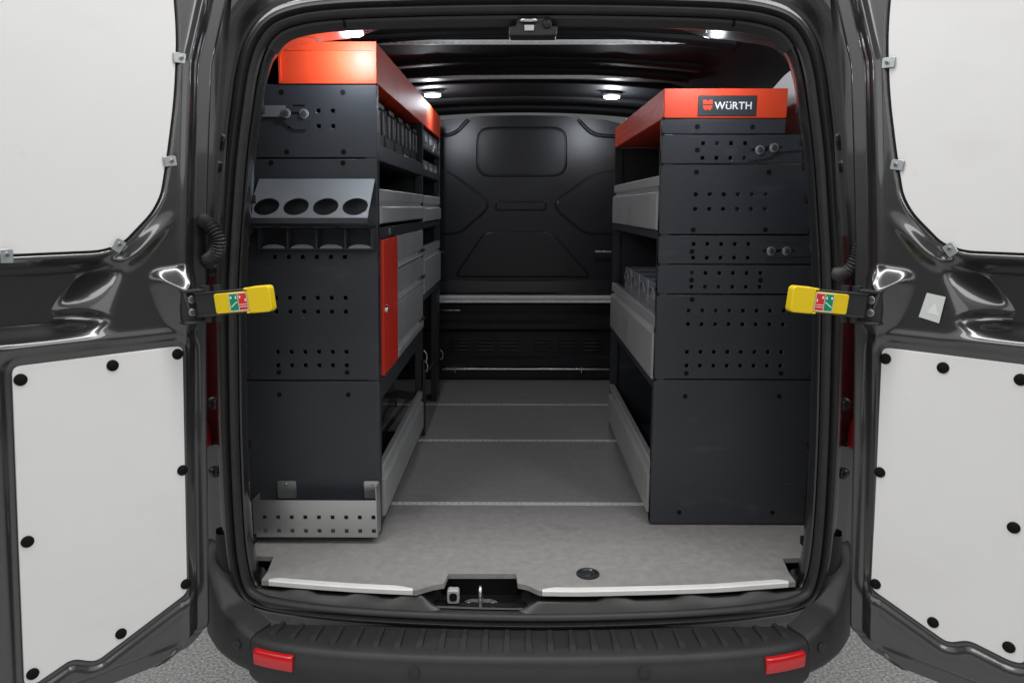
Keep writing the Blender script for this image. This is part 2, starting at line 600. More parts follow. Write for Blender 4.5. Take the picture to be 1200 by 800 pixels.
# ------------------------------------------------------------------ cargo floor
FZ = .58
TH = .014
front = [(-.712, .064), (-.60, .046), (-.45, .026), (-.292, .012), (-.250, .040), (-.222, .050), (-.216, .104), (-.032, .106), (-.027, .052), (-.002, .042),
         (.030, .012), (.16, .010), (.45, .028), (.60, .048), (.712, .066)]
o1 = front + [(.712, .12), (.724, .205), (.872, .215), (.872, .5945), (-.872, .5945), (-.872, .215), (-.724, .205), (-.712, .12)]
m = MB()
m.prism(o1, lambda u, v, w: (u, v, w), FZ - TH, FZ)
fb = m.build('floor_board', M['floor'], van)
for y0, y1 in ((.6195, 1.3045), (1.3295, 1.9095), (1.9345, 2.53)):
    m = MB()
    m.box(-.872, .872, y0, y1, FZ - TH, FZ)
    m.build('floor_board', M['floor'], van)
for y in (.607, 1.317, 1.922):
    m = MB()
    hs = [(-.86 + k * .0235, 0, .0115, .012) for k in range(74)]
    m.perf(-.872, .872, -.012, .012, hs, lambda u, v, w, y=y: (u, y + v, FZ - .004 + w), .005)
    m.build('floor_rail', M['edge'], van)
# white edge profiles on the board's rear edge
for pts in ([(-.690, .0605), (-.60, .046), (-.45, .026), (-.300, .0125)], [(.036, .0105), (.16, .010), (.45, .028), (.60, .048), (.690, .0615)]):
    mm = MB()
    c = catmull([(x, y, 0) for x, y in pts], 6)
    rr = []
    for i, p in enumerate(c):
        e = min(i, len(c) - 1 - i)
        wd = .003 + .012 * min(1, e / 1.5)
        rr.append([(p.x, p.y - .004, FZ - .011), (p.x, p.y - .005, FZ + .001), (p.x, p.y - .002, FZ + .004), (p.x, p.y + wd, FZ + .004), (p.x, p.y + wd + .003, FZ + .0005)])
    mm.rings(rr, closed_ring=True, cap=True)
    mm.build('edge_profile', M['edge'], van, smooth=35)
# lashing eye sunk in the floor
mm = MB()
S = 28
ring = lambda r, z: [(.163 + r * math.cos(2 * math.pi * k / S), .105 + r * math.sin(2 * math.pi * k / S), z) for k in range(S)]
mm.rings([ring(.032, FZ + .0008), ring(.031, FZ + .004), ring(.025, FZ + .004), ring(.022, FZ + .0012), ring(.014, FZ + .0012), ring(.011, FZ + .003), ring(.002, FZ + .003)], cap=True)
mm.build('lashing_eye', M['jamb'], van, smooth=30)

# sill below the floor edge
rings = []
for k in range(61):
    x = -.76 + 1.52 * k / 60
    y = yf(x)
    dip = 0.0
    a = (x + .126)
    e = abs(a) - .10
    dip = .028 * (1 - min(1, max(0, e / .05))) if e > 0 else .028
    bump = 0
    for cxx in (-.60, -.44, -.30, .22, .42, .60):
        q = abs(x - cxx)
        bump = max(bump, .010 * min(1, max(0, (.042 - q) / .012)))
    zt = .552 - dip + bump
    rings.append([(x, y - .014, .513), (x, y - .004, .532 if dip < .02 else .516), (x, y + .006, zt - .003), (x, y + .010, zt), (x, y + .016, zt - .001), (x, y + .02, zt - .012), (x, y + .17, zt - .016)])
mm = MB()
mm.rings(rings, closed_ring=False)
mm.build('sill', M['sill'], van, smooth=50)
# latch pocket with striker
mm = MB()
mm.box(-.222, -.030, .112, .118, .515, .572)
mm.box(-.245, -.008, .01, .118, .508, .515)
mm.build('latch_pocket', M['black'], van)
mm = MB()
mm.prism(roundpoly([(-.172, .038), (-.080, .038), (-.080, .060), (-.095, .075), (-.157, .075), (-.172, .060)], .008), lambda u, v, w: (u, v - .0, w), .5175, .5235)
plate = mm.build('latch_plate', M['bolt'], van, origin=(-.126, .05, .5175), bevel=.001)
for x in (-.158, -.094):
    screw(plate, (x, .058, .5235), (0, 0, 1), .006)
mm = MB()
mm.tube(catmull([(-.126, .040, .52), (-.126, .038, .556), (-.126, .048, .570), (-.126, .060, .558), (-.126, .062, .52)], 5), .0052, 10)
mm.build('striker', M['steel'], plate, smooth=60)
mm = MB()
mm.prism(roundrect(-.214, -.182, .527, .565, .007), lambda u, v, w: (u, w, v), .040, .062)
ls = mm.build('lock_buffer', M['drawer'], van, bevel=.002)
mm = MB()
mm.prism(roundrect(-.208, -.188, .535, .558, .008), lambda u, v, w: (u, w, v), .0385, .0395)
mm.build('buffer_socket', M['black'], ls)

# latch and lock parts on the header
mm = MB()
mm.prism([(-.048, 1.946), (.06, 1.946), (.062, 1.966), (.046, 1.968), (.043, 1.986), (-.03, 1.986), (-.033, 1.968), (-.05, 1.966)], lambda u, v, w: (u, w, v), .004, .06)
hl = mm.build('header_latch', M['case'], van, bevel=.003)
mm = MB()
mm.tube([(-.022, .0, 1.977), (-.018, -.006, 1.977), (.010, -.006, 1.977), (.014, .0, 1.977)], .0045, 8)
mm.build('striker', M['steel'], hl, smooth=50)
mm = MB()
mm.box(-.014, .008, -.002, .003, 1.955, 1.968)
mm.build('latch_tongue', M['zinc'], hl, bevel=.001)
disc('rubber_stop', M['rubber'], .011, .008, hl, (.037, .004, 1.971), (0, -1, 0), dome=.003)
# seams of the header cover
for x in (-.43, .47):
    mm = MB()
    mm.box(x - .002, x + .002, .001 + yf(x), .040 + yf(x), 1.972, 1.993)
    mm.build('cover_joint', M['black'], van)

# pillar slots and clips along the inner D-pillars
for sx in (-1, 1):
    for z, w, h in ((1.80, .010, .024), (1.72, .010, .018), (1.66, .014, .022), (1.58, .012, .022), (1.50, .010, .012), (1.33, .016, .018), (1.12, .010, .012), (.93, .014, .020), (.78, .012, .012), (.66, .014, .024)):
        i = min(range(NP), key=lambda k: abs(PATH[k][1] - z) + (10 if PATH[k][0] * sx < 0 else 0) + (5 if abs(NRM[k].x) < .5 else 0))
        x = abs(PATH[i][0]) - .0425
        y = yf(x) + .075
        mm = MB()
        mm.prism(roundrect(y - w, y + w, z - h / 2, z + h / 2, min(w, h) * .3, 3), lambda u, v, ww, sx=sx: (sx * ww, u, v), x - .001, x + .02)
        mm.build('pillar_slot', M['black'], van)

# ------------------------------------------------------------------ bulkhead
BY = 2.50
bz = [(-.90, .57), (.90, .57), (.895, 1.3), (.86, 1.65), (.80, 1.86), (.66, 1.98), (.45, 2.03), (.2, 2.052), (0, 2.055), (-.2, 2.052), (-.45, 2.03), (-.66, 1.98), (-.80, 1.86), (-.86, 1.65), (-.895, 1.3)]
mm = MB()
mm.prism(bz, lambda u, v, w: (u, w, v), BY, BY + .03)
bulk = mm.build('bulkhead', M['board'], van, origin=(0, BY, .57))
# pressed fields: raised plates and their bead outlines
def field(pts, t, bead=.008, r=.04, name='pressed_field', close=True):
    q = roundpoly(pts, r, 6)
    mm = MB()
    inn = roundpoly([((p[0] - cx0) * .0 + p[0], p[1]) for p, cx0 in zip(pts, [0] * len(pts))], r, 6)
    mm.prism(inn, lambda u, v, w: (u, w, v), BY - t, BY + .004)
    f = mm.build(name, M['board'], bulk, bevel=min(t * .9, .008), seg=3)
    mm = MB()
    P = [Vector((u, BY - .001, v)) for u, v in q]
    mm.tube(P + [P[0]], bead, 8, cap=False)
    mm.build('bead', M['board'], f, smooth=60)
    return f
field([(-.25, 1.735), (.235, 1.735), (.232, 1.985), (-.248, 1.985)], .010, .009, .07, 'window_blank')
field([(-.9, 1.757), (-.435, 1.757), (-.38, 1.735), (-.205, 1.60), (-.195, 1.568), (-.215, 1.535), (-.345, 1.425), (-.40, 1.415), (-.9, 1.415)], .012, .007, .03)
field([(.9, 1.757), (.435, 1.757), (.38, 1.735), (.190, 1.60), (.178, 1.568), (.20, 1.535), (.335, 1.425), (.39, 1.415), (.9, 1.415)], .012, .007, .03)
field([(-.152, 1.545), (.128, 1.545), (.124, 1.59), (-.148, 1.59)], .008, .004, .012, 'pressed_grip')
field([(-.385, 1.175), (.385, 1.175), (.155, 1.425), (-.21, 1.425)], .010, .005, .04)
for sx in (-1, 1):
    pts = [(sx * .9, 1.95), (sx * .43, 1.95), (sx * .36, 1.99), (sx * .30, 2.02), (sx * .30, 2.045), (sx * .9, 2.03)]
    mm = MB()
    P = catmull([(sx * .62, BY - .001, 1.945), (sx * .45, BY - .001, 1.945), (sx * .37, BY - .001, 1.965), (sx * .30, BY - .001, 2.03)], 6)
    mm.tube(P, .011, 8)
    mm.build('bead', M['board'], bulk, smooth=60)
# the ledge: lower part of the bulkhead stands proud
mm = MB()
mm.rings([[(x, BY + .0, 1.155), (x, BY - .012, 1.150), (x, BY - .018, 1.09), (x, BY - .050, 1.078), (x, BY - .052, 1.03), (x, BY - .012, 1.015), (x, BY - .006, .93),
           (x, BY - .03, .91), (x, BY - .03, .88), (x, BY - .004, .86), (x, BY - .004, .72), (x, BY - .022, .705), (x, BY - .022, .66), (x, BY - .008, .65), (x, BY - .008, .59)] for x in (-.88, 0, .88)], closed_ring=False)
mm.build('bulkhead_ledge', M['board'], bulk, smooth=30)
for k in range(6):
    x0 = -.42 + k * .142
    if k >= 3: x0 += .055
    for j in range(4):
        mm = MB()
        z = .748 + j * .021
        mm.box(x0, x0 + .108, BY - .012, BY - .002, z, z + .008)
        mm.build('vent_slat', M['board'], bulk, bevel=.003)
mm = MB()
hs = [(-.86 + k * .0235, 1.050, .013, .010) for k in range(74)]
mm.perf(-.872, .872, 1.040, 1.058, hs, lambda u, v, w: (u, BY - .060 + w, v), .003)
mm.box(-.872, .872, BY - .066, BY - .052, 1.058, 1.075)
mm.box(-.872, .872, BY - .063, BY - .052, 1.034, 1.040)
mm.box(-.872, .872, BY - .055, BY - .052, 1.040, 1.058)
mm.build('lashing_rail', M['alu'], bulk)
mm = MB()
mm.tube([(-.46, BY - .05, .652), (.49, BY - .05, .652)], .0075, 10)
cr = mm.build('cross_bar', M['steel'], bulk, smooth=60)
for x in (-.386, .334):
    mm = MB()
    mm.tube([(x, BY - .02, .668), (x, BY - .062, .664), (x, BY - .064, .638), (x, BY - .04, .630)], .005, 8)
    mm.build('bar_hook', M['steel'], cr, smooth=60)
for x0, x1 in ((-.475, -.442), (.40, .49)):
    mm = MB()
    mm.tube([(x0, BY - .05, 1.317), (x1, BY - .05, 1.317)], .008, 8)
    mm.build('locking_pin', M['steel'], bulk, smooth=60)
mm = MB()
mm.tube([(-.47, BY - .06, .990), (-.35, BY - .06, .990)], .004, 8)
mm.build('wire_hook', M['steel'], bulk, smooth=60)

# grey lining on the right-hand wall, behind the rack top
mm = MB()
mm.prism(roundpoly([(.34, 1.62), (1.50, 1.62), (1.50, 1.70), (1.0, 1.80), (.80, 1.93), (.62, 1.965), (.34, 1.965)], .05), lambda u, v, w: (.852 - (v - 1.62) * .16 + w, u, v), -.004, .003)
mm.build('side_lining', M['liner'], van)
# wheel arches
for sx in (-1, 1):
    rings = []
    for k in range(17):
        a = math.pi * k / 16
        yy, zz = 1.45 - .42 * math.cos(a), FZ + .30 * math.sin(a)
        rings.append([(sx * .90, yy, FZ), (sx * .64, yy, FZ), (sx * .63, yy, max(FZ + .001, zz - .02)), (sx * .66, yy, zz + .002), (sx * .90, yy, zz + .002)])
    mm = MB()
    mm.rings(rings, closed_ring=False)
    mm.build('wheel_arch', M['paint_dark'], van, smooth=40)

# ------------------------------------------------------------------ bumper
plan = [(0, -.150), (.2, -.147), (.4, -.134), (.55, -.112), (.65, -.086), (.73, -.048), (.792, 0.0), (.842, .055), (.880, .13), (.905, .30)]
full = [(-x, y) for x, y in plan[:0:-1]] + plan
PL = [(p.x, p.y) for p in catmull([(x, y, 0) for x, y in full], 8)]


def bump_ring(i, ex=0):
    x, y = PL[i]
    a, b = Vector(PL[max(0, i - 1)]), Vector(PL[min(len(PL) - 1, i + 1)])
    t = (b - a).normalized()
    n = Vector((t.y, -t.x))
    s = min(1, (abs(x) / .80) ** 3)
    zb = .30 + .085 * s
    d = .155 - .10 * s
    prof = [(d, .484), (.030, .489), (.012, .4885), (.004, .484), (-.002, .474), (-.004, .462), (-.010, .455), (-.014, .42), (-.010, .36 + .05 * s), (.006, zb + .01), (.03, zb), (d, zb)]
    return [(x - n.x * (o - ex), y - n.y * (o - ex), z) for o, z in prof], n
ix = [i for i in range(len(PL)) if abs(PL[i][0]) <= .708]
mm = MB()
mm.rings([bump_ring(i)[0] for i in ix], closed_ring=True, cap=True)
bumper = mm.build('bumper', M['plastic'], van, origin=(0, -.1, .4), smooth=45)
for sx in (-1, 1):
    ix2 = [i for i in range(len(PL)) if sx * PL[i][0] > .695]
    rr = []
    for i in ix2:
        x, y = PL[i]
        a, b = Vector(PL[max(0, i - 1)]), Vector(PL[min(len(PL) - 1, i + 1)])
        t = (b - a).normalized(); n = Vector((t.y, -t.x))
        k = min(1, max(0, (abs(x) - .70) / .13))
        zt = .490 + .045 * k + .08 * max(0, (abs(x) - .80) / .06) ** 1.5
        zt = min(zt, .66)
        prof = [(.07, zt + .005), (.016, zt + .003), (.004, zt), (-.002, zt - .010), (-.010, .45), (-.012, .42), (-.004, .40), (.02, .388), (.06, .386)]
        rr.append([(x - n.x * o, y - n.y * o, z) for o, z in prof])
    mm = MB()
    mm.rings(rr, closed_ring=True, cap=True)
    bc = mm.build('bumper_corner', M['plastic'], van, origin=(sx * .78, 0, .45), smooth=45)
    # parking sensor on the corner
    i = min(range(len(PL)), key=lambda k: abs(PL[k][0] - sx * .738))
    x, y = PL[i]
    n = bump_ring(i)[1]
    s_ = disc('parking_sensor', M['plastic'], .013, .004, bc, (x + n.x * .009, y + n.y * .009, .462), (n.x, n.y, 0))
    # lower body corner above the bumper
    mm = MB()
    rr = []
    for z, o0, o1 in ((.488, .004, .055), (.54, .004, .06), (.60, .003, .06), (.66, .003, .055), (.70, .004, .05)):
        jj = min(range(NP), key=lambda k: abs(PATH[k][1] - max(z, .56)) + (10 if PATH[k][0] * sx < 0 else 0))
        xx = abs(PATH[jj][0])
        yb = yf(xx)
        rr.append([(sx * (xx + o0), yb + .02, z), (sx * (xx + o0 + .004), yb + .008, z), (sx * (xx + .03), yb + .006, z), (sx * (xx + o1 - .01), yb + .014, z), (sx * (xx + o1), yb + .04, z), (sx * (xx + o1), yb + .10, z)])
    mm.rings(rr, closed_ring=False)
    mm.build('corner_trim', M['plastic'], van, smooth=50)
    # reflector
    ii = [i for i in range(len(PL)) if .572 <= sx * PL[i][0] <= .690]
    rr = []
    for i in ii:
        x, y = PL[i]
        n = bump_ring(i)[1]
        rr.append([(x + n.x * o, y + n.y * o, z) for o, z in ((.004, .473), (.014, .4725), (.0175, .468), (.0185, .441), (.0175, .433), (.008, .430))])
    mm = MB()
    mm.rings(rr, closed_ring=True, cap=True)
    mm.build('reflector', M['lens_red'], bumper, bevel=.002)
    # round covers on the face
    i = min(range(len(PL)), key=lambda k: abs(PL[k][0] - sx * .279))
    x, y = PL[i]
    n = bump_ring(i)[1]
    disc('parking_sensor', M['plastic'], .014, .004, bumper, (x + n.x * .0105, y + n.y * .0105, .455 if sx < 0 else .457), (n.x, n.y, 0))
# ribs pressed into the step
rib0 = None
for k in range(25):
    x = -.654 + k * (1.308 / 24)
    i = min(range(len(PL)), key=lambda q: abs(PL[q][0] - x))
    n = bump_ring(i)[1]
    yy = np.interp(x, [p[0] for p in PL], [p[1] for p in PL])
    s = min(1, (abs(x) / .80) ** 3)
    L_ = .100 - .055 * s
    org = (x, yy + .026, .4885)
    if rib0 is None:
        mm = MB()
        hw = lambda t: .004 + .006 * t
        prof = []
        for t in np.linspace(0, 1, 6):
            h = .008 * min(1, t * 4)
            w = .0105 - .004 * t
            yq = t * 1.0
            prof.append([(-w, yq, 0), (-w * .8, yq, h), (w * .8, yq, h), (w, yq, 0)])
        mm.rings(prof, closed_ring=True, cap=True)
        mm.v = [(a + org[0], b * .1 + org[1], c + org[2] - .001) for a, b, c in mm.v]
        rib0 = mm.build('step_rib', M['plastic'], bumper, origin=org, smooth=35)
        o = rib0
    else:
        o = dup(rib0, org, bumper)
    o.rotation_euler = (R(-2), 0, math.atan2(n.x, -n.y) * .6)
    o.scale = (1, L_ / .1, 1)

# tail lamps and wiring hoses between body and doors
for sx in (-1, 1):
    mm = MB()
    mm.prism(roundpoly([(sx * .846, .93), (sx * .895, .93), (sx * .894, 1.45), (sx * .888, 1.50), (sx * .878, 1.44), (sx * .872, 1.03), (sx * .850, 1.0)], .012), lambda u, v, w: (u, w, v), .075, .15)
    mm.build('tail_lamp', M['lens_red'], van, bevel=.006)
    mm = MB()
    if sx < 0:
        c = catmull([(-.82, .04, 1.535), (-.775, -.015, 1.532), (-.742, -.040, 1.515), (-.726, -.045, 1.485), (-.735, -.040, 1.455), (-.765, -.02, 1.435), (-.81, .03, 1.428)], 16)
    else:
        c = catmull([(.82, .03, 1.545), (.796, -.005, 1.530), (.784, -.010, 1.490), (.778, -.008, 1.450), (.768, .0, 1.415), (.760, .03, 1.400), (.760, .08, 1.398)], 16)
    mm.tube(c, [.0155 + .0028 * (1 if (i % 3) == 0 else -1 if i % 3 == 1 else 0) for i in range(len(c))], 14)
    mm.build('wiring_hose', M['rubber'], van, smooth=60)
    # hinge gutter details: grommets, pressed bosses
    for z, r in ((1.72, .022), (1.66, .015), (1.40, .018), (1.05, .02), (.86, .016)):
        jj = min(range(NP), key=lambda k: abs(PATH[k][1] - z) + (10 if PATH[k][0] * sx < 0 else 0))
        xx = abs(PATH[jj][0]) + .048
        disc('grommet', M['jamb'], r, .012, van, (sx * xx, yf(xx) + .045, z), (0, -1, 0), dome=.004)

# ------------------------------------------------------------------ rear doors
def sd_poly(X, Z, pts):
    P = np.array(pts, float)
    d = np.full(X.shape, 1e9)
    ins = np.zeros(X.shape, bool)
    for i in range(len(P)):
        a, b = P[i], P[(i + 1) % len(P)]
        e = b - a
        wx, wz = X - a[0], Z - a[1]
        t = np.clip((wx * e[0] + wz * e[1]) / (e @ e + 1e-12), 0, 1)
        d = np.minimum(d, (wx - e[0] * t) ** 2 + (wz - e[1] * t) ** 2)
        c = ((a[1] > Z) != (b[1] > Z)) & (X < (b[0] - a[0]) * (Z - a[1]) / (b[1] - a[1] + 1e-12) + a[0])
        ins ^= c
    d = np.sqrt(d)
    return np.where(ins, -d, d)


def ss(a, b, x):
    t = np.clip((x - a) / (b - a), 0, 1)
    return t * t * (3 - 2 * t)


WIN = roundpoly([(-.020, 2.25), (-.021, 1.93), (-.006, 1.80), (.020, 1.67), (.040, 1.585), (.064, 1.545), (.130, 1.480), (.175, 1.466), (.40, 1.464), (.62, 1.464), (.68, 1.53), (.68, 2.25)], .05, 6)
BOSS = roundpoly([(.085, 1.415), (-.02, 1.425), (-.02, 1.275), (.036, 1.284), (.062, 1.335)], .03, 6)


def edge_s(z):
    base = np.interp(z, [.40, .60, 1.0, 1.45, 1.6, 1.88, 2.0, 2.15], [-.006, -.018, -.040, -.070, -.083, -.112, -.148, -.195])
    q = np.clip((.545 - z) / .07, 0, 1)
    return base + .07 * (1 - np.sqrt(1 - q ** 2 * .999))


def door_height(S, Z, e, board):
    n = np.zeros_like(S)
    n -= .020 * (1 - ss(.042, .064, e))
    n -= .035 * (1 - ss(-.002, .016, e)) ** 1.5
    n += .006 * np.exp(-((e - .074) / .009) ** 2)
    # lower rim of the door
    lb = Z - .50
    n -= .018 * (1 - ss(.0, .03, lb))
    # rounded field that steps back round the lower board
    db = sd_poly(S, Z, board)
    n -= .010 * ss(.010, -.008, db)
    n -= .005 * np.exp(-((db - .010) / .008) ** 2)
    n += .003 * np.exp(-((db - .032) / .012) ** 2)
    # window
    dw = sd_poly(S, Z, WIN)
    n -= .016 * ss(.006, -.006, dw)
    n += .010 * np.exp(-((dw - .030) / .016) ** 2) * ss(1.56, 1.46, Z)
    # triangle between column and pocket lies a little back; it blends to the column
    # grab pocket
    pe = np.interp(Z, [1.26, 1.285, 1.303, 1.335, 1.393, 1.44, 1.475, 1.53, 1.57, 1.62], [.222, .205, .193, .173, .151, .131, .112, .072, .045, .0])
    ds = (S - pe) * .88
    wid = .080 - .046 * ss(1.34, 1.47, Z)
    top_ = ss(0, .040, 1.456 - Z)
    tt = ds / wid
    pk = np.clip((np.sqrt(tt ** 2 + .012) - np.sqrt((tt - 1) ** 2 + .012) + 1) / 2, 0, 1) * top_ * ss(0, .034, Z - 1.288)
    n -= .016 * ss(0, .030, ds) * (1 - top_) * ss(1.62, 1.50, Z) * ss(-.002, .02, sd_poly(S, Z, WIN))
    n -= .078 * pk
    n += .007 * np.exp(-((Z - 1.282) / .014) ** 2) * ss(.15, .22, S)
    # recess inside the pocket bottom
    q = np.sqrt(((S - .225) / .050) ** 2 + ((Z - 1.322) / .020) ** 2)
    n -= .012 * ss(1.2, .3, q)
    # hinge boss
    dh = sd_poly(S, Z, BOSS)
    n += .050 * ss(.012, -.052, dh) * ss(-.03, .01, e)
    return n


def make_door(sx, hinge, d_out, n_in, board, clips, plugs, label):
    d_out = Vector((*d_out, 0)).normalized()
    n_in = Vector((*n_in, 0)).normalized()
    H = Vector((*hinge, 0))
    P = lambda s, z, n=0.0: tuple(H + d_out * s + n_in * n + Vector((0, 0, z)))
    zs = np.concatenate([np.linspace(.475, .68, 72)[:-1], np.linspace(.68, 1.22, 90)[:-1], np.linspace(1.22, 1.62, 130)[:-1], np.linspace(1.62, 2.12, 60)])
    u = np.concatenate([np.linspace(0, .16, 50)[:-1], np.linspace(.16, .62, 126)[:-1], np.linspace(.62, 1, 40)])
    Z, U = np.meshgrid(zs, u, indexing='ij')
    es = edge_s(Z)
    S = es + U * (.76 - es)
    N = door_height(S, Z, S - es, board)
    N -= .03 * (1 - ss(0, .03, .76 - S)) 
    nz, nu = Z.shape
    B = np.array(H)[None, None, :] + S[..., None] * np.array(d_out) + N[..., None] * np.array(n_in) + Z[..., None] * np.array((0, 0, 1.0))
    V = B.reshape(-1, 3)
    idx = np.arange(nz * nu).reshape(nz, nu)
    F = np.stack([idx[:-1, :-1], idx[:-1, 1:], idx[1:, 1:], idx[1:, :-1]], -1).reshape(-1, 4).tolist()
    border = list(idx[0, :]) + list(idx[1:, -1]) + list(idx[-1, -2::-1]) + list(idx[-2:0, 0])
    back = []
    for q in border:
        i, j = divmod(int(q), nu)
        back.append(np.array(P(S[i, j], Z[i, j], -.075)))
    o = len(V)
    V = np.vstack([V, np.array(back)])
    nb = len(border)
    for k in range(nb):
        F.append([int(border[k]), int(border[(k + 1) % nb]), o + (k + 1) % nb, o + k])
    F.append([o + k for k in range(nb)])
    mm = MB()
    mm.v = [tuple(p) for p in V.tolist()]
    mm.f = [tuple(f) for f in F]
    door = mm.build('rear_door', M['paint'], van, origin=P(0, .475), smooth=75)
    door['label'] = label
    # upper window blank with its black gasket
    mm = MB()
    wp = [(s, min(z, 2.10)) for s, z in WIN]
    wi = []
    c = Vector((.33, 1.8))
    for k in range(len(wp)):
        a, b = Vector(wp[k - 1]), Vector(wp[(k + 1) % len(wp)])
        t = (b - a)
        t = t.normalized() if t.length > 1e-6 else Vector((1, 0))
        nn = Vector((-t.y, t.x))
        if nn.dot(c - Vector(wp[k])) < 0: nn = -nn
        wi.append(tuple(Vector(wp[k]) + nn * .004))
    mm.prism(wp, lambda a, b, w: P(a, b, w), -.02, -.0105)
    mm.build('window_gasket', M['rubber'], door)
    mm = MB()
    mm.prism(wi, lambda a, b, w: P(a, b, w), -.0105, -.004)
    mm.build('window_panel', M['white'], door, bevel=.0012, seg=1)
    # lower board
    mm = MB()
    mm.prism(board, lambda a, b, w: P(a, b, w), -.012, -.0015)
    mm.build('lining_board', M['white'], door, bevel=.0015, seg=2)
    for s, z in plugs:
        disc('plug', M['black'], .0125, .003, door, P(s, z, -.0015), n_in, 18, dome=.0025)
    for s, z, ang in clips:
        ca, sa = math.cos(R(ang)), math.sin(R(ang))
        mm = MB()
        f = lambda a, b, w: P(s + a * ca - b * sa, z + a * sa + b * ca, w)
        mm.prism(roundrect(-.015, .012, -.011, .011, .003, 3), f, .0005, .0025)
        mm.prism(roundrect(.008, .0115, -.011, .011, .0012, 3), f, -.004, .0005)
        cl = mm.build('panel_clip', M['bolt'], door, bevel=.0008, seg=1)
        screw(cl, f(-.004, 0, .0025), n_in, .0045)
    return door, P


LB = roundpoly([(.020, 1.244), (.362, 1.244), (.384, .90), (.405, .562), (.385, .554), (.312, .580), (.265, .552), (.053, .640)], .016, 5)
RB = roundpoly([(.026, 1.243), (.318, 1.243), (.342, .90), (.369, .603), (.345, .598), (.262, .612), (.222, .588), (.047, .655)], .016, 5)
doorL, PLd = make_door(-1, (-.79, -.08), (-.701, -.713), (.713, -.701), LB,
                       [(-.018, 1.885, 0), (.020, 1.661, -8), (.143, 1.478, -52), (.350, 1.464, -88)],
                       [(.350, 1.216), (.175, 1.22), (.034, 1.226), (.043, .948), (.370, .874), (.056, .664), (.209, .598), (.388, .580)],
                       'left rear door, opened outwards, its window closed by a pale panel')
doorR, PRd = make_door(1, (.79, -.08), (.706, -.708), (-.708, -.706), RB,
                       [(-.008, 1.872, 0), (.028, 1.652, -8), (.150, 1.470, -52)],
                       [(.036, 1.218), (.157, 1.215), (.303, 1.212), (.045, .948), (.321, .896), (.057, .671), (.188, .625), (.338, .629)],
                       'right rear door, opened outwards, with a small pale sticker')
mm = MB()
mm.prism([(.100, 1.322), (.142, 1.312), (.150, 1.370), (.112, 1.376)], lambda a, b, w: PRd(a, b, w), .0030, .0040)
st = mm.build('sticker', M['paper'], doorR)
mm = MB()
mm.prism([(.115, 1.333), (.140, 1.328), (.130, 1.355)], lambda a, b, w: PRd(a, b, w), .0040, .0045)
mm.build('printed_triangle', M['whiteprint'], st)

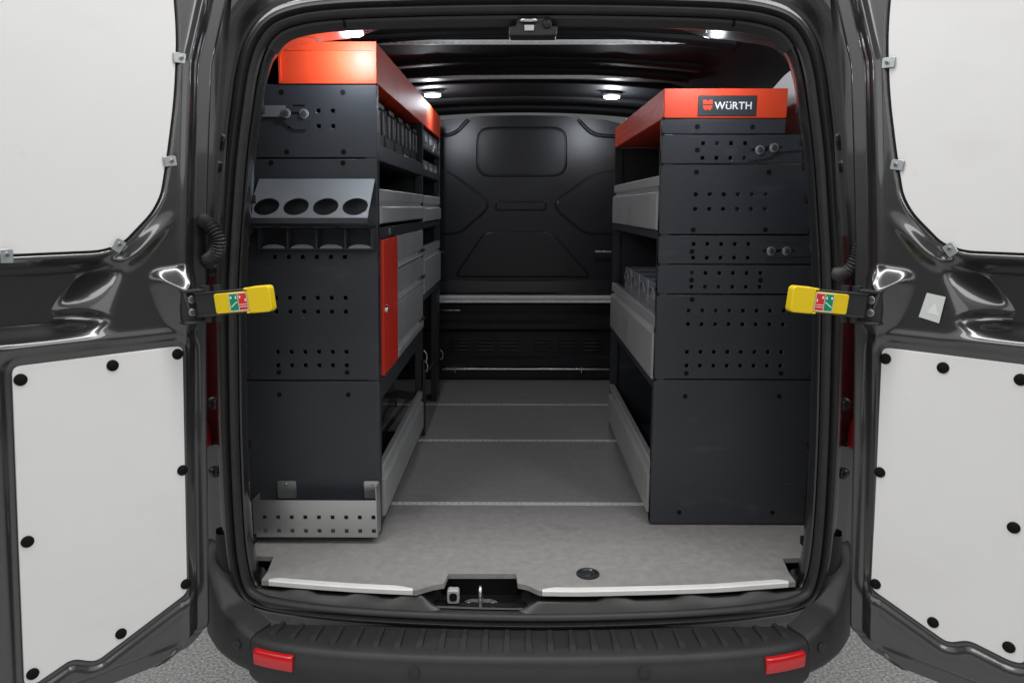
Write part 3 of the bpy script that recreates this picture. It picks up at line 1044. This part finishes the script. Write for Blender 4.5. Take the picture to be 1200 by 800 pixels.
# door checks: hinge bracket, black arm and yellow handle with pictogram sticker
for sx, P in ((-1, PLd), (1, PRd)):
    base = empty('door_check', P(0, 1.34, .03), parent=van)
    base['label'] = 'yellow handled door check on the left door' if sx < 0 else 'yellow handled door check on the right door'
    A = Vector((sx * .752, -.118, 1.343))
    Bp = Vector((sx * .574, -.138, 1.361))
    ux = (Bp - A).normalized()
    uy = Vector((0, 0, 1)).cross(ux).normalized()
    if uy.y > 0: uy = -uy
    uz = ux.cross(uy)
    if uz.z < 0: uz = -uz
    X = Matrix(((ux.x, uy.x, uz.x, A.x), (ux.y, uy.y, uz.y, A.y), (ux.z, uy.z, uz.z, A.z), (0, 0, 0, 1)))
    Lg = (Bp - A).length
    mm = MB(X)
    mm.box(.0, Lg - .03, -.002, .010, -.0255, .0255)
    mm.box(.0, Lg - .03, .010, .014, .0235, .0275)
    mm.box(.0, Lg - .03, .010, .014, -.0275, -.0235)
    mm.build('arm', M['case'], base, bevel=.002)
    mm = MB(X)
    mm.prism(roundrect(.048, Lg - .05, -.0235, .0215, .005), lambda a, b, w: (a, w, b), .010, .0165)
    mm.build('yellow_cover', M['yellow'], base, bevel=.0015)
    mm = MB(X)
    mm.prism(roundrect(Lg - .052, Lg + .002, -.0285, .030, .009), lambda a, b, w: (a, w, b), -.006, .020)
    mm.box(Lg - .060, Lg - .048, .004, .018, .024, .029)
    mm.box(Lg - .060, Lg - .048, .004, .018, -.0285, -.0235)
    mm.build('yellow_grip', M['yellow'], base, bevel=.004, seg=3)
    # pictogram sticker: red half towards the left on the right door, towards the tip on both
    mm = MB(X)
    s0, s1 = Lg - .097, Lg - .0535
    mm.prism(roundrect(s0, s1, -.0215, .020, .003), lambda a, b, w: (a, w, b), .0168, .0174)
    stk = mm.build('pictogram', M['paper'], base)
    mid = (s0 + s1) / 2
    mm = MB(X)
    mm.box(s0 + .002, mid - .001, .0174, .0178, -.0185, .0175)
    mm.build('green_field', M['green'], stk)
    mm = MB(X)
    mm.box(mid + .001, s1 - .002, .0174, .0178, -.0185, .0175)
    mm.build('red_field', M['redprint'], stk)
    mm = MB(X)
    w0, w1 = .0178, .0181
    fn = lambda a, b, w: (a, w, b)
    mm.prism(roundrect(s0 + .003, s0 + .0075, .007, .013, .002), fn, w0, w1)
    mm.prism(roundrect(mid - .0065, mid - .003, .006, .013, .0015), fn, w0, w1)
    mm.prism([(s0 + .003, -.010), (s0 + .005, -.0115), (mid - .004, -.002), (mid - .002, -.002), (mid - .002, .0), (mid - .005, .0)], fn, w0, w1)
    mm.prism(roundrect(mid + .003, mid + .0065, .007, .013, .0015), fn, w0, w1)
    mm.prism(roundrect(s1 - .006, s1 - .003, -.001, .006, .0015), fn, w0, w1)
    mm.box(mid + .002, s1 - .003, w0, w1, -.0075, -.0060)
    mm.box(mid + .002, s1 - .003, w0, w1, -.0125, -.0110)
    mm.build('pictogram_print', M['whiteprint'], stk)
    # bracket on the boss
    mm = MB()
    fb_ = lambda a, b, w: P(a, b, w)
    mm.prism(roundrect(-.012, .034, 1.304, 1.374, .006), fb_, .030, .0455)
    mm.prism(roundrect(-.012, .036, 1.372, 1.378, .002), fb_, .030, .060)
    mm.prism(roundrect(-.012, .036, 1.300, 1.306, .002), fb_, .030, .060)
    br = mm.build('bracket', M['case'], base, bevel=.001)
    for z in (1.355, 1.326):
        screw(br, P(.012, z, .0455), Vector(P(0, 0, 1)) - Vector(P(0, 0, 0)), .0075)
    mm = MB()
    for s_, n_ in ((-.022, .045), (-.046, .05)):
        mm.tube([P(s_, 1.300, n_), P(s_, 1.384, n_)], .0105, 12)
    mm.prism(roundrect(-.05, -.01, 1.312, 1.328, .003), fb_, .035, .052)
    mm.prism(roundrect(-.05, -.01, 1.352, 1.370, .003), fb_, .035, .052)
    mm.build('hinge_pin', M['case'], base, smooth=50)

# ------------------------------------------------------------------ racks
PITCH = .0401


def rows(x0, n, zs, s=.0105, p=PITCH):
    return [(x0 + k * p, z, s, s) for z in zs for k in range(n)]


def round_hole(mm, x, z, y, r=.0074):
    S = 12
    mm.rings([[(x + r * math.cos(2 * math.pi * k / S), yy, z + r * math.sin(2 * math.pi * k / S)) for k in range(S)] for yy in (y - .0008, y + .001)], cap=True)


def gable(name_, parent, x0, x1, y, z0, z1, holes, inward, shear=None, dots=(), label=None):
    """folded steel gable panel: perforated face, flanges back along both edges and top/bottom"""
    mm = MB()
    mm.perf(x0, x1, z0, z1, holes, lambda u, v, w: (u, y + w, v), .002)
    mm.box(x0, x0 + .002, y + .002, y + .035, z0, z1)
    mm.box(x1 - .002, x1, y + .002, y + .035, z0, z1)
    mm.box(x0 + .002, x1 - .002, y + .002, y + .025, z1 - .002, z1)
    mm.box(x0 + .002, x1 - .002, y + .002, y + .025, z0, z0 + .002)
    o = mm.build(name_, M['rack'], parent, shear=shear, bevel=.0022, seg=1)
    if dots:
        for x, z in dots:
            mm = MB()
            round_hole(mm, x, z, y)
            mm.build('screw_hole', M['black'], o, shear=shear)
    return o


def lipped_front(name_, parent, X, y0, y1, z0, z1, sx, material, shear=None, fac=.30, proud=.012):
    """drawer or trough front in the X plane: upper facet set back, groove, lower face"""
    h = z1 - z0
    zm = z1 - h * fac
    f = lambda y: [(X + sx * .004, y, z1), (X - sx * (.0), y, z1 - .003), (X - sx * .000, y, zm + .010), (X + sx * .012, y, zm), (X - sx * proud * .4, y, zm - .012), (X - sx * proud * .4, y, z0 + .004), (X + sx * .0, y, z0), (X + sx * .02, y, z0), (X + sx * .02, y, z1)]
    mm = MB()
    mm.rings([f(y0), f(y1)], cap=True)
    return mm.build(name_, material, parent, shear=shear)


# ---- left rack
SH = lambda p: (p[0] + .0205 * (p[2] - FZ), p[1], p[2])
LR = empty('shelving_rack', (-.64, 1.23, FZ), 'tall anthracite shelving rack along the left wall with orange top tray and red cabinet door', 'shelving rack')
XL, XW = -.444, -.850      # aisle face, wall side
y0 = .351
gable('end_panel', LR, -.842, XL, y0, 1.697, 1.893, [h for h in rows(-.685, 4, (1.822, 1.781)) ], 1, SH, [(-.536, 1.871), (-.705, 1.871), (-.537, 1.712), (-.695, 1.712)])
gable('end_panel', LR, -.848, XL, y0, 1.063, 1.692, rows(-.739, 6, (1.421, 1.304, 1.264, 1.146, 1.106)), 1, SH, [(-.539, 1.682), (-.74, 1.682), (-.537, 1.085), (-.737, 1.085)])
gable('end_panel', LR, -.852, XL, y0, .584, 1.058, [], 1, SH, [(-.535, 1.018), (-.738, 1.018)])
# orange trays on top: end cap with raised rim
def top_tray(y_a, y_b, cap):
    mm = MB()
    t = .002
    xa, xb = -.708, -.4445
    za, zb = 1.897, 2.003
    mm.box(xb - t, xb, y_a, y_b, za, zb)
    mm.box(xa, xa + t, y_a, y_b, za, zb)
    mm.box(xa + t, xb - t, y_a, y_b, za, za + t)
    if cap:
        mm.box(xa + t, xb - t, y_a + .004, y_a + .006, za + t, 1.981)
        mm.box(xa - .003, xa + .004, y_a - .004, y_a, za - .003, zb - .018)
        mm.box(xb - .004, xb + .002, y_a - .004, y_a, za - .003, zb)
        mm.box(xa + .004, xb - .004, y_a - .004, y_a, za - .003, za + .004)
        mm.prism(roundrect(xa + .012, xb - .006, 1.984, 2.008, .006), lambda u, v, w: (u, w, v), y_a + .022, y_a + .026)
    else:
        mm.box(xa + t, xb - t, y_b - t, y_b, za + t, zb)
    mm.build('top_tray', M['orange'], LR, shear=SH, bevel=.0008, seg=1)
top_tray(.351, .742, True)
top_tray(.746, 2.12, False)
# dark frame: uprights in the aisle plane
def upright(y, w, z0, z1, X=XL, sx=-1, parent=LR, shear=SH, dp=.03):
    mm = MB()
    hs = [(y, z0 + .05 + k * .05, .005, .012) for k in range(int((z1 - z0 - .06) / .05))]
    mm.perf(y - w / 2, y + w / 2, z0, z1, hs, lambda u, v, ww: (X + sx * ww, u, v), .002)
    mm.box(X + sx * .002, X + sx * dp, y - w / 2, y - w / 2 + .002, z0, z1)
    mm.box(X + sx * .002, X + sx * dp, y + w / 2 - .002, y + w / 2, z0, z1)
    return mm.build('upright', M['rack'], parent, shear=shear)
for y in (1.392, 2.10):
    upright(y, .030, .582, 1.895)
upright(.366, .026, 1.06, 1.892)
# inner gable at the bay joint and the far end (full depth sheets)
for yy, za in ((1.392, .99), (2.116, .99)):
    mm = MB()
    mm.box(XW, XL - .02, yy, yy + .002, za, 1.893)
    mm.build('partition', M['rack'], LR, shear=SH)
# rear sheet towards the wall
mm = MB()
mm.box(XW - .002, XW, .36, 2.11, .95, 1.89)
mm.build('back_sheet', M['rack'], LR, shear=SH)


def shelf(y_a, y_b, z, lip, name_='shelf', X=XL, W=XW, parent=LR, shear=SH, up=True, material=None):
    s = 1 if W < X else -1
    mm = MB()
    mm.box(W, X, y_a, y_b, z, z + .002)
    if up:
        mm.box(X - s * .002, X, y_a, y_b, z + .002, z + lip)
    else:
        mm.box(X - s * .002, X, y_a, y_b, z - lip, z)
    return mm.build(name_, material or M['rack'], parent, shear=shear, bevel=.0008, seg=1)
shelf(.382, 1.374, 1.690, .046)
shelf(.382, 1.374, 1.512, .0)if False else None
shelf(.382, 1.374, 1.500, .030, up=False)
shelf(.382, 1.374, 1.045, .05, up=False)
shelf(.355, 1.374, .600, .02)
shelf(1.41, 2.085, 1.690, .03)
shelf(1.41, 2.085, 1.80, .014)
shelf(1.41, 2.085, 1.492, .02, up=False)
shelf(1.41, 2.085, 1.185, .02, up=False)
lipped_front('trough_front', LR, XL + .003, .386, 1.372, 1.514, 1.612, -1, M['drawer'], SH, .42)
lipped_front('trough_front', LR, XL + .003, 1.412, 2.083, 1.500, 1.610, -1, M['drawer'], SH, .40)
lipped_front('board_front', LR, XL + .003, 1.412, 2.083, 1.195, 1.395, -1, M['drawer'], SH, .22)
lipped_front('flap_board', LR, XL + .003, .40, 1.372, .622, .785, -1, M['drawer'], SH, .24)
# cabinet
mm = MB()
mm.box(XL - .004, XL + .0, .384, 1.372, 1.050, 1.058)
mm.box(XL - .004, XL + .0, .384, .398, 1.058, 1.498)
mm.box(XL - .004, XL + .0, .668, .688, 1.058, 1.470)
mm.box(XL - .30, XL - .004, .668, .672, 1.058, 1.470)
cab = mm.build('cabinet_frame', M['rack'], LR, shear=SH)
mm = MB()
mm.box(XL - .002, XL + .008, .400, .664, 1.064, 1.468)
cd = mm.build('cabinet_door', M['red'], LR, shear=SH, bevel=.002)
disc('lock', M['steel'], .011, .008, cd, SH((XL + .008, .425, 1.262)), (1, 0, 0))
mm = MB()
mm.box(XL + .0, XL + .002, .545, .575, 1.477, 1.497)
mm.build('latch_tab', M['zinc'], LR, shear=SH, bevel=.0006, seg=1)
for za, zb in ((1.362, 1.468), (1.252, 1.356), (1.062, 1.246)):
    dr = lipped_front('drawer_front', LR, XL + .004, .692, 1.370, za, zb, -1, M['drawer'], SH, .80 if za < 1.3 else .82, .010)
    mm = MB()
    mm.box(XL + .004, XL + .016, 1.30, 1.345, za + (zb - za) * .2, za + (zb - za) * .2 + .012)
    mm.build('drawer_catch', M['case'], dr, shear=SH, bevel=.002)
# lower post with hooks by the wheel arch
mm = MB()
mm.box(XL - .010, XL + .012, 1.378, 1.406, .581, .60)
mm.tube([(XL + .006, 1.37, .60), (XL + .006, 1.37, .92)], .006, 8)
mm.tube([(XL + .006, 1.41, .60), (XL + .006, 1.41, .86)], .006, 8)
mm.build('strap_post', M['case'], LR, shear=SH)
mm = MB()
mm.tube([(XL + .01, 1.38, .86), (XL - .0, 2.06, .80)], .008, 8)
mm.build('brace', M['case'], LR, shear=SH)
for y, z in ((1.376, .93), (1.395, .885), (2.09, .80)):
    mm = MB()
    mm.tube(catmull([(XL + .008, y, z + .03), (XL + .02, y, z + .01), (XL + .018, y, z - .015), (XL + .008, y, z - .02)], 4), .004, 8)
    mm.build('hook', M['steel'], LR, smooth=50, shear=SH)
mm = MB()
mm.box(XL - .03, XL, 1.99, 2.085, .582, 1.18)
mm.build('foot_plate', M['rack'], LR, shear=SH)
# wall strap with two bolts
mm = MB()
mm.prism(roundpoly([(-.775, 1.805), (-.690, 1.803), (-.650, 1.772), (-.612, 1.772), (-.602, 1.80), (-.602, 1.842), (-.700, 1.842), (-.715, 1.835), (-.775, 1.838)], .006), lambda u, v, w: (u, w, v), y0 - .004, y0 - .001)
strap = mm.build('wall_strap', M['rack'], LR)
mm = MB()
mm.box(-.775, -.668, y0 - .0055, y0 - .0042, 1.806, 1.836)
mm.build('strap_end', M['holder'], strap)
mm = MB()
for (a, b, c, d) in ((-.648, -.615, 1.833, 1.838), (-.700, -.665, 1.812, 1.819), (-.655, -.625, 1.812, 1.819)):
    mm.box(a, b, y0 - .0045, y0 - .0035, c, d)
mm.build('strap_slot', M['black'], strap)
screw(strap, (-.667, y0 - .0058, 1.815), (0, -1, 0), .0115)
screw(strap, (-.618, y0 - .004, 1.814), (0, -1, 0), .0115)
# bottle holder: folded plate with four round holes and a lower tier
def plate_holes(P0, P1, wid0, wid1, xs, v_c, ru, rv, t, N_=40):
    """sloping plate; u in x, v 0..1 from P0 (top) to P1 (bottom)"""
    mm = MB()
    bl = [-wid0] + [(xs[i] + xs[i + 1]) / 2 for i in range(len(xs) - 1)] + [wid1]
    d = (Vector(P1) - Vector(P0))
    nn = Vector((0, d.z, -d.y)).normalized()
    f = lambda u, v, w: tuple(Vector((u, P0[1], P0[2])) + d * v + nn * w)
    for k, xc in enumerate(xs):
        a, b = bl[k], bl[k + 1]
        outer_, inn = [], []
        for q in range(N_):
            th = 2 * math.pi * (q + .5) / N_
            c, s = math.cos(th), math.sin(th)
            inn.append((xc + ru * c, v_c + rv * s))
            tx = ((b - xc) if c > 0 else (xc - a)) / max(1e-6, abs(c))
            tv = ((1 - v_c) if s > 0 else v_c) / max(1e-6, abs(s))
            tt = min(tx, tv)
            outer_.append((xc + c * tt, v_c + s * tt))
        # snap the corners
        for cu, cv in ((a, 0), (b, 0), (a, 1), (b, 1)):
            j = min(range(N_), key=lambda q: ((outer_[q][0] - cu) / (b - a)) ** 2 + (outer_[q][1] - cv) ** 2)
            outer_[j] = (cu, cv)
        r4 = [[f(u, v, 0) for u, v in outer_], [f(u, v, 0) for u, v in inn], [f(u, v, t) for u, v in inn], [f(u, v, t) for u, v in outer_]]
        vs = [p for r_ in r4 for p in r_]
        fs = []
        for ra in range(3):
            for q in range(N_):
                q2 = (q + 1) % N_
                fs.append((ra * N_ + q, ra * N_ + q2, (ra + 1) * N_ + q2, (ra + 1) * N_ + q))
        mm.add(vs, fs)
    return mm, f
xs = [-.707, -.627, -.547, -.467]
mm, f = plate_holes((0, .349, 1.637), (0, .225, 1.531), .752, -.428, xs, .72, .034, .215, .002)
bh = mm.build('bottle_holder', M['holder'], LR)
mm = MB()
mm.box(-.752, -.428, .222, .225, 1.518, 1.531)
mm.add([(-.752, .349, 1.637), (-.752, .225, 1.531), (-.752, .225, 1.52), (-.752, .349, 1.60)], [(0, 1, 2, 3)])
mm.build('front_lip', M['rack'], bh)
mm, f = plate_holes((0, .349, 1.5075), (0, .225, 1.5035), .752, -.428, xs, .55, .034, .27, .002)
lt = mm.build('lower_tier', M['rack'], bh)
mm = MB()
for xc in xs:
    q = [(xc + .032 * math.cos(R(a)), 1.4475 + .011 * math.sin(R(a))) for a in range(0, 181, 15)]
    mm.prism(q, lambda u, v, w: (u, w, v), .300, .303)
mm.build('scallop', M['holder'], lt)
mm = MB()
mm.box(-.752, -.428, .303, .349, 1.4445, 1.4465)
for xc in (-.747, -.667, -.587, -.507, -.433):
    mm.box(xc - .002, xc + .002, .299, .347, 1.4465, 1.503)
mm.build('tier_bracket', M['rack'], bh)
# perforated catch tray on the floor
mm = MB()
hs = rows(-.772, 9, (.664, .622), .0115)
mm.perf(-.805, -.441, .602, .716, hs, lambda u, v, w: (u, .288 + w, v), .002)
mm.box(-.443, -.441, .290, .349, .602, .752)
mm.box(-.805, -.803, .290, .349, .602, .716)
mm.box(-.803, -.443, .290, .349, .602, .604)
mm.prism(roundrect(-.748, -.692, .70, .754, .005), lambda u, v, w: (u, w, v), .346, .349)
mm.prism(roundrect(-.488, -.443, .70, .754, .005), lambda u, v, w: (u, w, v), .346, .349)
mm.add([(-.443, .290, .716), (-.441, .290, .716), (-.441, .349, .752), (-.443, .349, .752)], [(0, 1, 2, 3)])
tr = mm.build('catch_tray', M['zinc'], LR, bevel=.0006, seg=1)
for x in (-.722, -.462):
    screw(tr, (x, .346, .744), (0, -1, 0), .003)

# ---- things on the left rack
case0 = None
G = 'dark cases on the top shelf of the left rack'
names = ['nearest dark plastic case on the top shelf of the left rack', 'dark plastic case second from the near end of the left top shelf',
         'dark plastic case third from the near end of the left top shelf', 'dark plastic case fourth from the near end of the left top shelf',
         'dark plastic case farthest back on the near bay of the left top shelf']
for k in range(5):
    y = .44 + k * .19
    c = empty('tool_case', SH((XL - .13, y + .08, 1.692)), names[k], 'case', G)
    org = WL[c.name]
    mm = MB()
    mm.box(org.x - .19, org.x + .11, y, y + .155, 1.692, 1.86)
    mm.build('case_body', M['case'], c, bevel=.006)
    mm = MB()
    mm.box(org.x + .11, org.x + .118, y + .03, y + .125, 1.845, 1.862)
    mm.build('handle', M['case'], c, bevel=.003)
    for q in (.02, .11):
        mm = MB()
        mm.box(org.x + .11, org.x + .117, y + q, y + q + .022, 1.775, 1.842)
        mm.build('latch', M['bingrey'], c, bevel=.002)
rowsn = [('lower', 1.692), ('upper', 1.815)]
pos = ['nearest', 'middle', 'farthest']
for rn, z in rowsn:
    for k in range(3):
        y = 1.46 + k * .20
        c = empty('storage_bin', SH((XL - .06, y + .08, z)), '%s small grey bin in the %s row of the far left bay' % (pos[k], rn), 'bin', 'small grey bins in the far left bay')
        x = WL[c.name].x
        mm = MB()
        zt = z + .068
        mm.box(x - .12, x + .054, y, y + .003, z, zt)
        mm.box(x - .12, x + .054, y + .157, y + .160, z, zt)
        mm.box(x - .12, x + .054, y + .003, y + .157, z, z + .003)
        mm.box(x - .12, x - .117, y + .003, y + .157, z, zt)
        mm.add([(x + .051, y + .003, z), (x + .055, y + .003, z), (x + .055, y + .157, z), (x + .051, y + .157, z), (x + .051, y + .003, zt - .004), (x + .055, y + .003, zt - .004), (x + .055, y + .157, zt - .004), (x + .051, y + .157, zt - .004)],
               [(0, 3, 2, 1), (4, 5, 6, 7), (0, 1, 5, 4), (1, 2, 6, 5), (2, 3, 7, 6), (3, 0, 4, 7)])
        mm.build('tub', M['bingrey'], c)
        mm = MB()
        mm.box(x + .055, x + .058, y + .03, y + .13, z + .02, z + .045)
        mm.build('label_holder', M['drawer'], c)

# ---- right rack
RR = empty('shelving_rack', (.62, .99, FZ), 'shorter anthracite shelving rack along the right wall with orange top and lettered badge', 'shelving rack')
XA, XB = .386, .862
y1 = .434
gable('end_panel', RR, XA, .868, y1, .586, 1.044, [], -1, None, [(.481, .995), (.766, .995), (.477, .623), (.767, .623)])
gable('end_panel', RR, XA, .868, y1, 1.049, 1.303, rows(.482, 8, (1.257, 1.216, 1.132, 1.090), .0105, .0404), -1, None, [(.482, 1.066), (.767, 1.066), (.490, 1.290)])
gable('end_panel', RR, XA, .866, y1, 1.308, 1.392, rows(.487, 6, (1.369, 1.328), .0105, .0404), -1, None, [(.486, 1.348), (.69, 1.348)])
gable('end_panel', RR, XA, .860, y1, 1.397, 1.478, rows(.489, 5, (1.454, 1.414), .0105), -1, None, [(.484, 1.432)])
gable('end_panel', RR, XA, .848, y1, 1.483, 1.680, rows(.489, 6, (1.597, 1.555), .0105, .0406), -1, None, [(.488, 1.660), (.697, 1.660), (.485, 1.495), (.696, 1.495)])
gable('end_panel', RR, XA, .790, y1, 1.685, 1.764, rows(.504, 4, (1.741, 1.700), .0105, .0402), -1, None, [(.488, 1.722)])
gable('end_panel', RR, XA, .737, y1, 1.768, 1.808, [], -1, None, [(.485, 1.787), (.643, 1.786)])
# dark corner notches between the panels
for z in (1.0465, 1.3055, 1.3945, 1.4805, 1.6825, 1.766, 1.810):
    mm = MB()
    mm.box(XA - .001, XA + .006, y1 - .001, y1 + .01, z - .004, z + .004)
    mm.build('corner_joint', M['black'], RR)
# orange top tray, perforated towards the aisle
mm = MB()
mm.box(XA + .003, .738, y1 - .001, y1 + .001, 1.8115, 1.892)
hs = [(y1 + .10 + k * .035, z, .006, .006) for z in (1.862, 1.838) for k in range(27)]
mm.perf(y1 + .001, 1.545, 1.8115, 1.892, hs, lambda u, v, w: (XA + .001 + w, u, v), .002)
mm.box(.736, .738, y1 + .001, 1.545, 1.8115, 1.892)
mm.box(XA + .003, .736, 1.543, 1.545, 1.8115, 1.892)
mm.box(XA + .003, .736, y1 + .001, 1.543, 1.8115, 1.8135)
mm.build('top_tray', M['orange'], RR, bevel=.0008, seg=1)
# badge
mm = MB()
mm.prism(roundrect(.484, .650, 1.8165, 1.8725, .002, 3), lambda u, v, w: (u, w, v), y1 - .0035, y1 - .001)
badge = mm.build('badge', M['rack'], RR, bevel=.0008, seg=1)
yb0, yb1 = y1 - .0042, y1 - .0035
fn = lambda u, v, w: (u, w, v)
mm = MB()
cx = .5115
mm.prism([(cx - .0135, 1.8610), (cx - .0055, 1.8610), (cx, 1.8565), (cx + .0055, 1.8610), (cx + .0135, 1.8610), (cx + .0135, 1.8485), (cx - .0135, 1.8485)], fn, yb0, yb1)
mm.prism([(cx - .0135, 1.8455), (cx + .0135, 1.8455), (cx + .0125, 1.8375), (cx + .006, 1.8310), (cx + .0045, 1.8310), (cx, 1.8360), (cx - .0045, 1.8310), (cx - .006, 1.8310), (cx - .0125, 1.8375)], fn, yb0, yb1)
mm.build('emblem', M['orange'], badge)


def glyphs(text, x, z, height, parent, name_, wscale=1.0):
    cu = bpy.data.curves.new('lettering', 'FONT')
    cu.body = text
    cu.size = 1
    cu.offset = .022
    cu.extrude = 0
    ob = bpy.data.objects.new('lettering', cu)
    COL.objects.link(ob)
    bpy.context.view_layer.update()
    dg = bpy.context.evaluated_depsgraph_get()
    me = bpy.data.meshes.new_from_object(ob.evaluated_get(dg))
    vs = [v.co.copy() for v in me.vertices]
    fs = [tuple(p.vertices) for p in me.polygons]
    bpy.data.objects.remove(ob)
    xmin = min(v.x for v in vs); xmax = max(v.x for v in vs)
    ymin = min(v.y for v in vs); ymax = max(v.y for v in vs)
    k = height / (ymax - ymin)
    m2 = MB()
    m2.add([(x + (v.x - xmin) * k * wscale, yb0, z + (v.y - ymin) * k) for v in vs], fs)
    m2.add([(x + (v.x - xmin) * k * wscale, yb1, z + (v.y - ymin) * k) for v in vs], fs)
    m2.build(name_, M['whiteprint'], parent)
    return x + (xmax - xmin) * k * wscale
x = .5305
zc = 1.8345
hh = .0205
x = glyphs('W', x, zc, hh, badge, 'letter', 1.0) + .0012
xu = x
x = glyphs('U', x, zc, hh * .70, badge, 'letter', 1.36) + .0026
mm = MB()
w_ = x - .0026 - xu
for q in (.24, .76):
    mm.prism(roundrect(xu + w_ * q - .0021, xu + w_ * q + .0021, zc + hh * .86, zc + hh * 1.05, .001, 3), fn, yb0, yb1)
mm.build('letter_dots', M['whiteprint'], badge)
x = glyphs('R', x, zc, hh, badge, 'letter') + .0004
x = glyphs('T', x, zc, hh, badge, 'letter') + .0024
x = glyphs('H', x, zc, hh, badge, 'letter')
# uprights, shelves
for y in (y1 + .014, 1.530):
    upright(y, .024, .588, 1.808, XA, 1, RR, None)
mm = MB()
mm.box(XA + .02, XB - .02, 1.540, 1.542, .588, 1.808)
mm.build('partition', M['rack'], RR)
mm = MB()
mm.box(XB - .014, XB - .012, .46, 1.53, .60, 1.70)
mm.build('back_sheet', M['rack'], RR)
for z, lip, up in ((.600, .02, True), (1.035, .02, False), (1.487, .02, False), (1.228, .0, False)):
    shelf(.46, 1.517, z, max(lip, .004), 'shelf', XA, XB - .02, RR, None, up)
lipped_front('trough_front', RR, XA - .002, .460, 1.516, 1.493, 1.652, 1, M['drawer'], None, .24)
lipped_front('trough_front', RR, XA - .002, .460, 1.516, 1.042, 1.236, 1, M['drawer'], None, .22)
lipped_front('flap_board', RR, XA - .002, .460, 1.516, .612, .782, 1, M['drawer'], None, .22)
# wall straps
for (za, zb, xa, xb, xs_) in ((1.690, 1.762, .625, .80, ((.666, 1.722), (.706, 1.728))), (1.412, 1.462, .690, .835, ((.715, 1.434), (.760, 1.434)))):
    mm = MB()
    if za > 1.6:
        pts = [(.628, 1.742), (.690, 1.752), (.80, 1.754), (.80, 1.722), (.712, 1.716), (.700, 1.702), (.640, 1.690), (.632, 1.697), (.640, 1.718)]
    else:
        pts = [(.697, 1.458), (.835, 1.452), (.835, 1.420), (.770, 1.416), (.697, 1.413)]
    mm.prism(roundpoly(pts, .004, 3), fn, y1 - .004, y1 - .001)
    s_ = mm.build('wall_strap', M['rack'], RR)
    mm = MB()
    for k, (a, b) in enumerate(xs_):
        mm.box(a - .024, a + .024, y1 - .0046, y1 - .0038, b - .003 + .0015 * k, b + .004)
    mm.build('strap_slot', M['black'], s_)
    for a, b in xs_:
        screw(s_, (a, y1 - .005, b), (0, -1, 0), .0115)
# bright screws inside
for y, z in ((1.05, 1.76), (1.05, 1.735), (1.05, 1.675), (1.08, 1.44), (1.08, 1.40)):
    disc('screw', M['steel'], .008, .004, RR, (XB - .016, y + .25, z), (-1, 0, 0))
mm = MB()
mm.box(.52, .545, y1 + .03, y1 + .055, .5805, .590)
mm.build('foot', M['case'], RR)
# assortment boxes in the tray of the right rack
names = ['nearest smoky plastic assortment box in the right rack tray', 'second smoky plastic assortment box in the right rack tray', 'third smoky plastic assortment box in the right rack tray', 'farthest smoky plastic assortment box in the right rack tray']
for k in range(4):
    y = .475 + k * .185
    c = empty('assortment_box', (.50, y + .085, 1.232), names[k], 'box', 'assortment boxes in the right rack tray')
    mm = MB()
    mm.prism(roundrect(y, y + .170, 1.2325, 1.330, .012, 4), lambda u, v, w: (w, u, v), .396, .62)
    b = mm.build('box_body', M['bin'], c, bevel=.003)
    mm = MB()
    mm.prism([(y + .02, 1.245), (y + .15, 1.245), (y + .15, 1.27), (y + .02, 1.27)], lambda u, v, w: (w, u, v), .393, .396)
    mm.build('front_label', M['bingrey'], c)
    mm = MB()
    P_ = [(.392, y + .085 + .055 * math.cos(R(a)), 1.285 + .030 * math.sin(R(a))) for a in range(0, 181, 15)]
    mm.tube(P_, .004, 8)
    mm.build('handle', M['bingrey'], c, smooth=60)
# dark cap standing on the right rack's top
mm = MB()
S = 20
cc = lambda r, z: [(.62 + r * math.cos(2 * math.pi * k / S), 1.0 + r * math.sin(2 * math.pi * k / S), z) for k in range(S)]
mm.rings([cc(.075, 1.8145), cc(.072, 1.83), cc(.05, 1.93), cc(.046, 1.935)], cap=True)
tag(mm.build('plastic_cap', M['case'], origin=(.62, 1.0, 1.8145), smooth=40), 'black conical plastic cap standing in the orange tray of the right rack', 'cap')
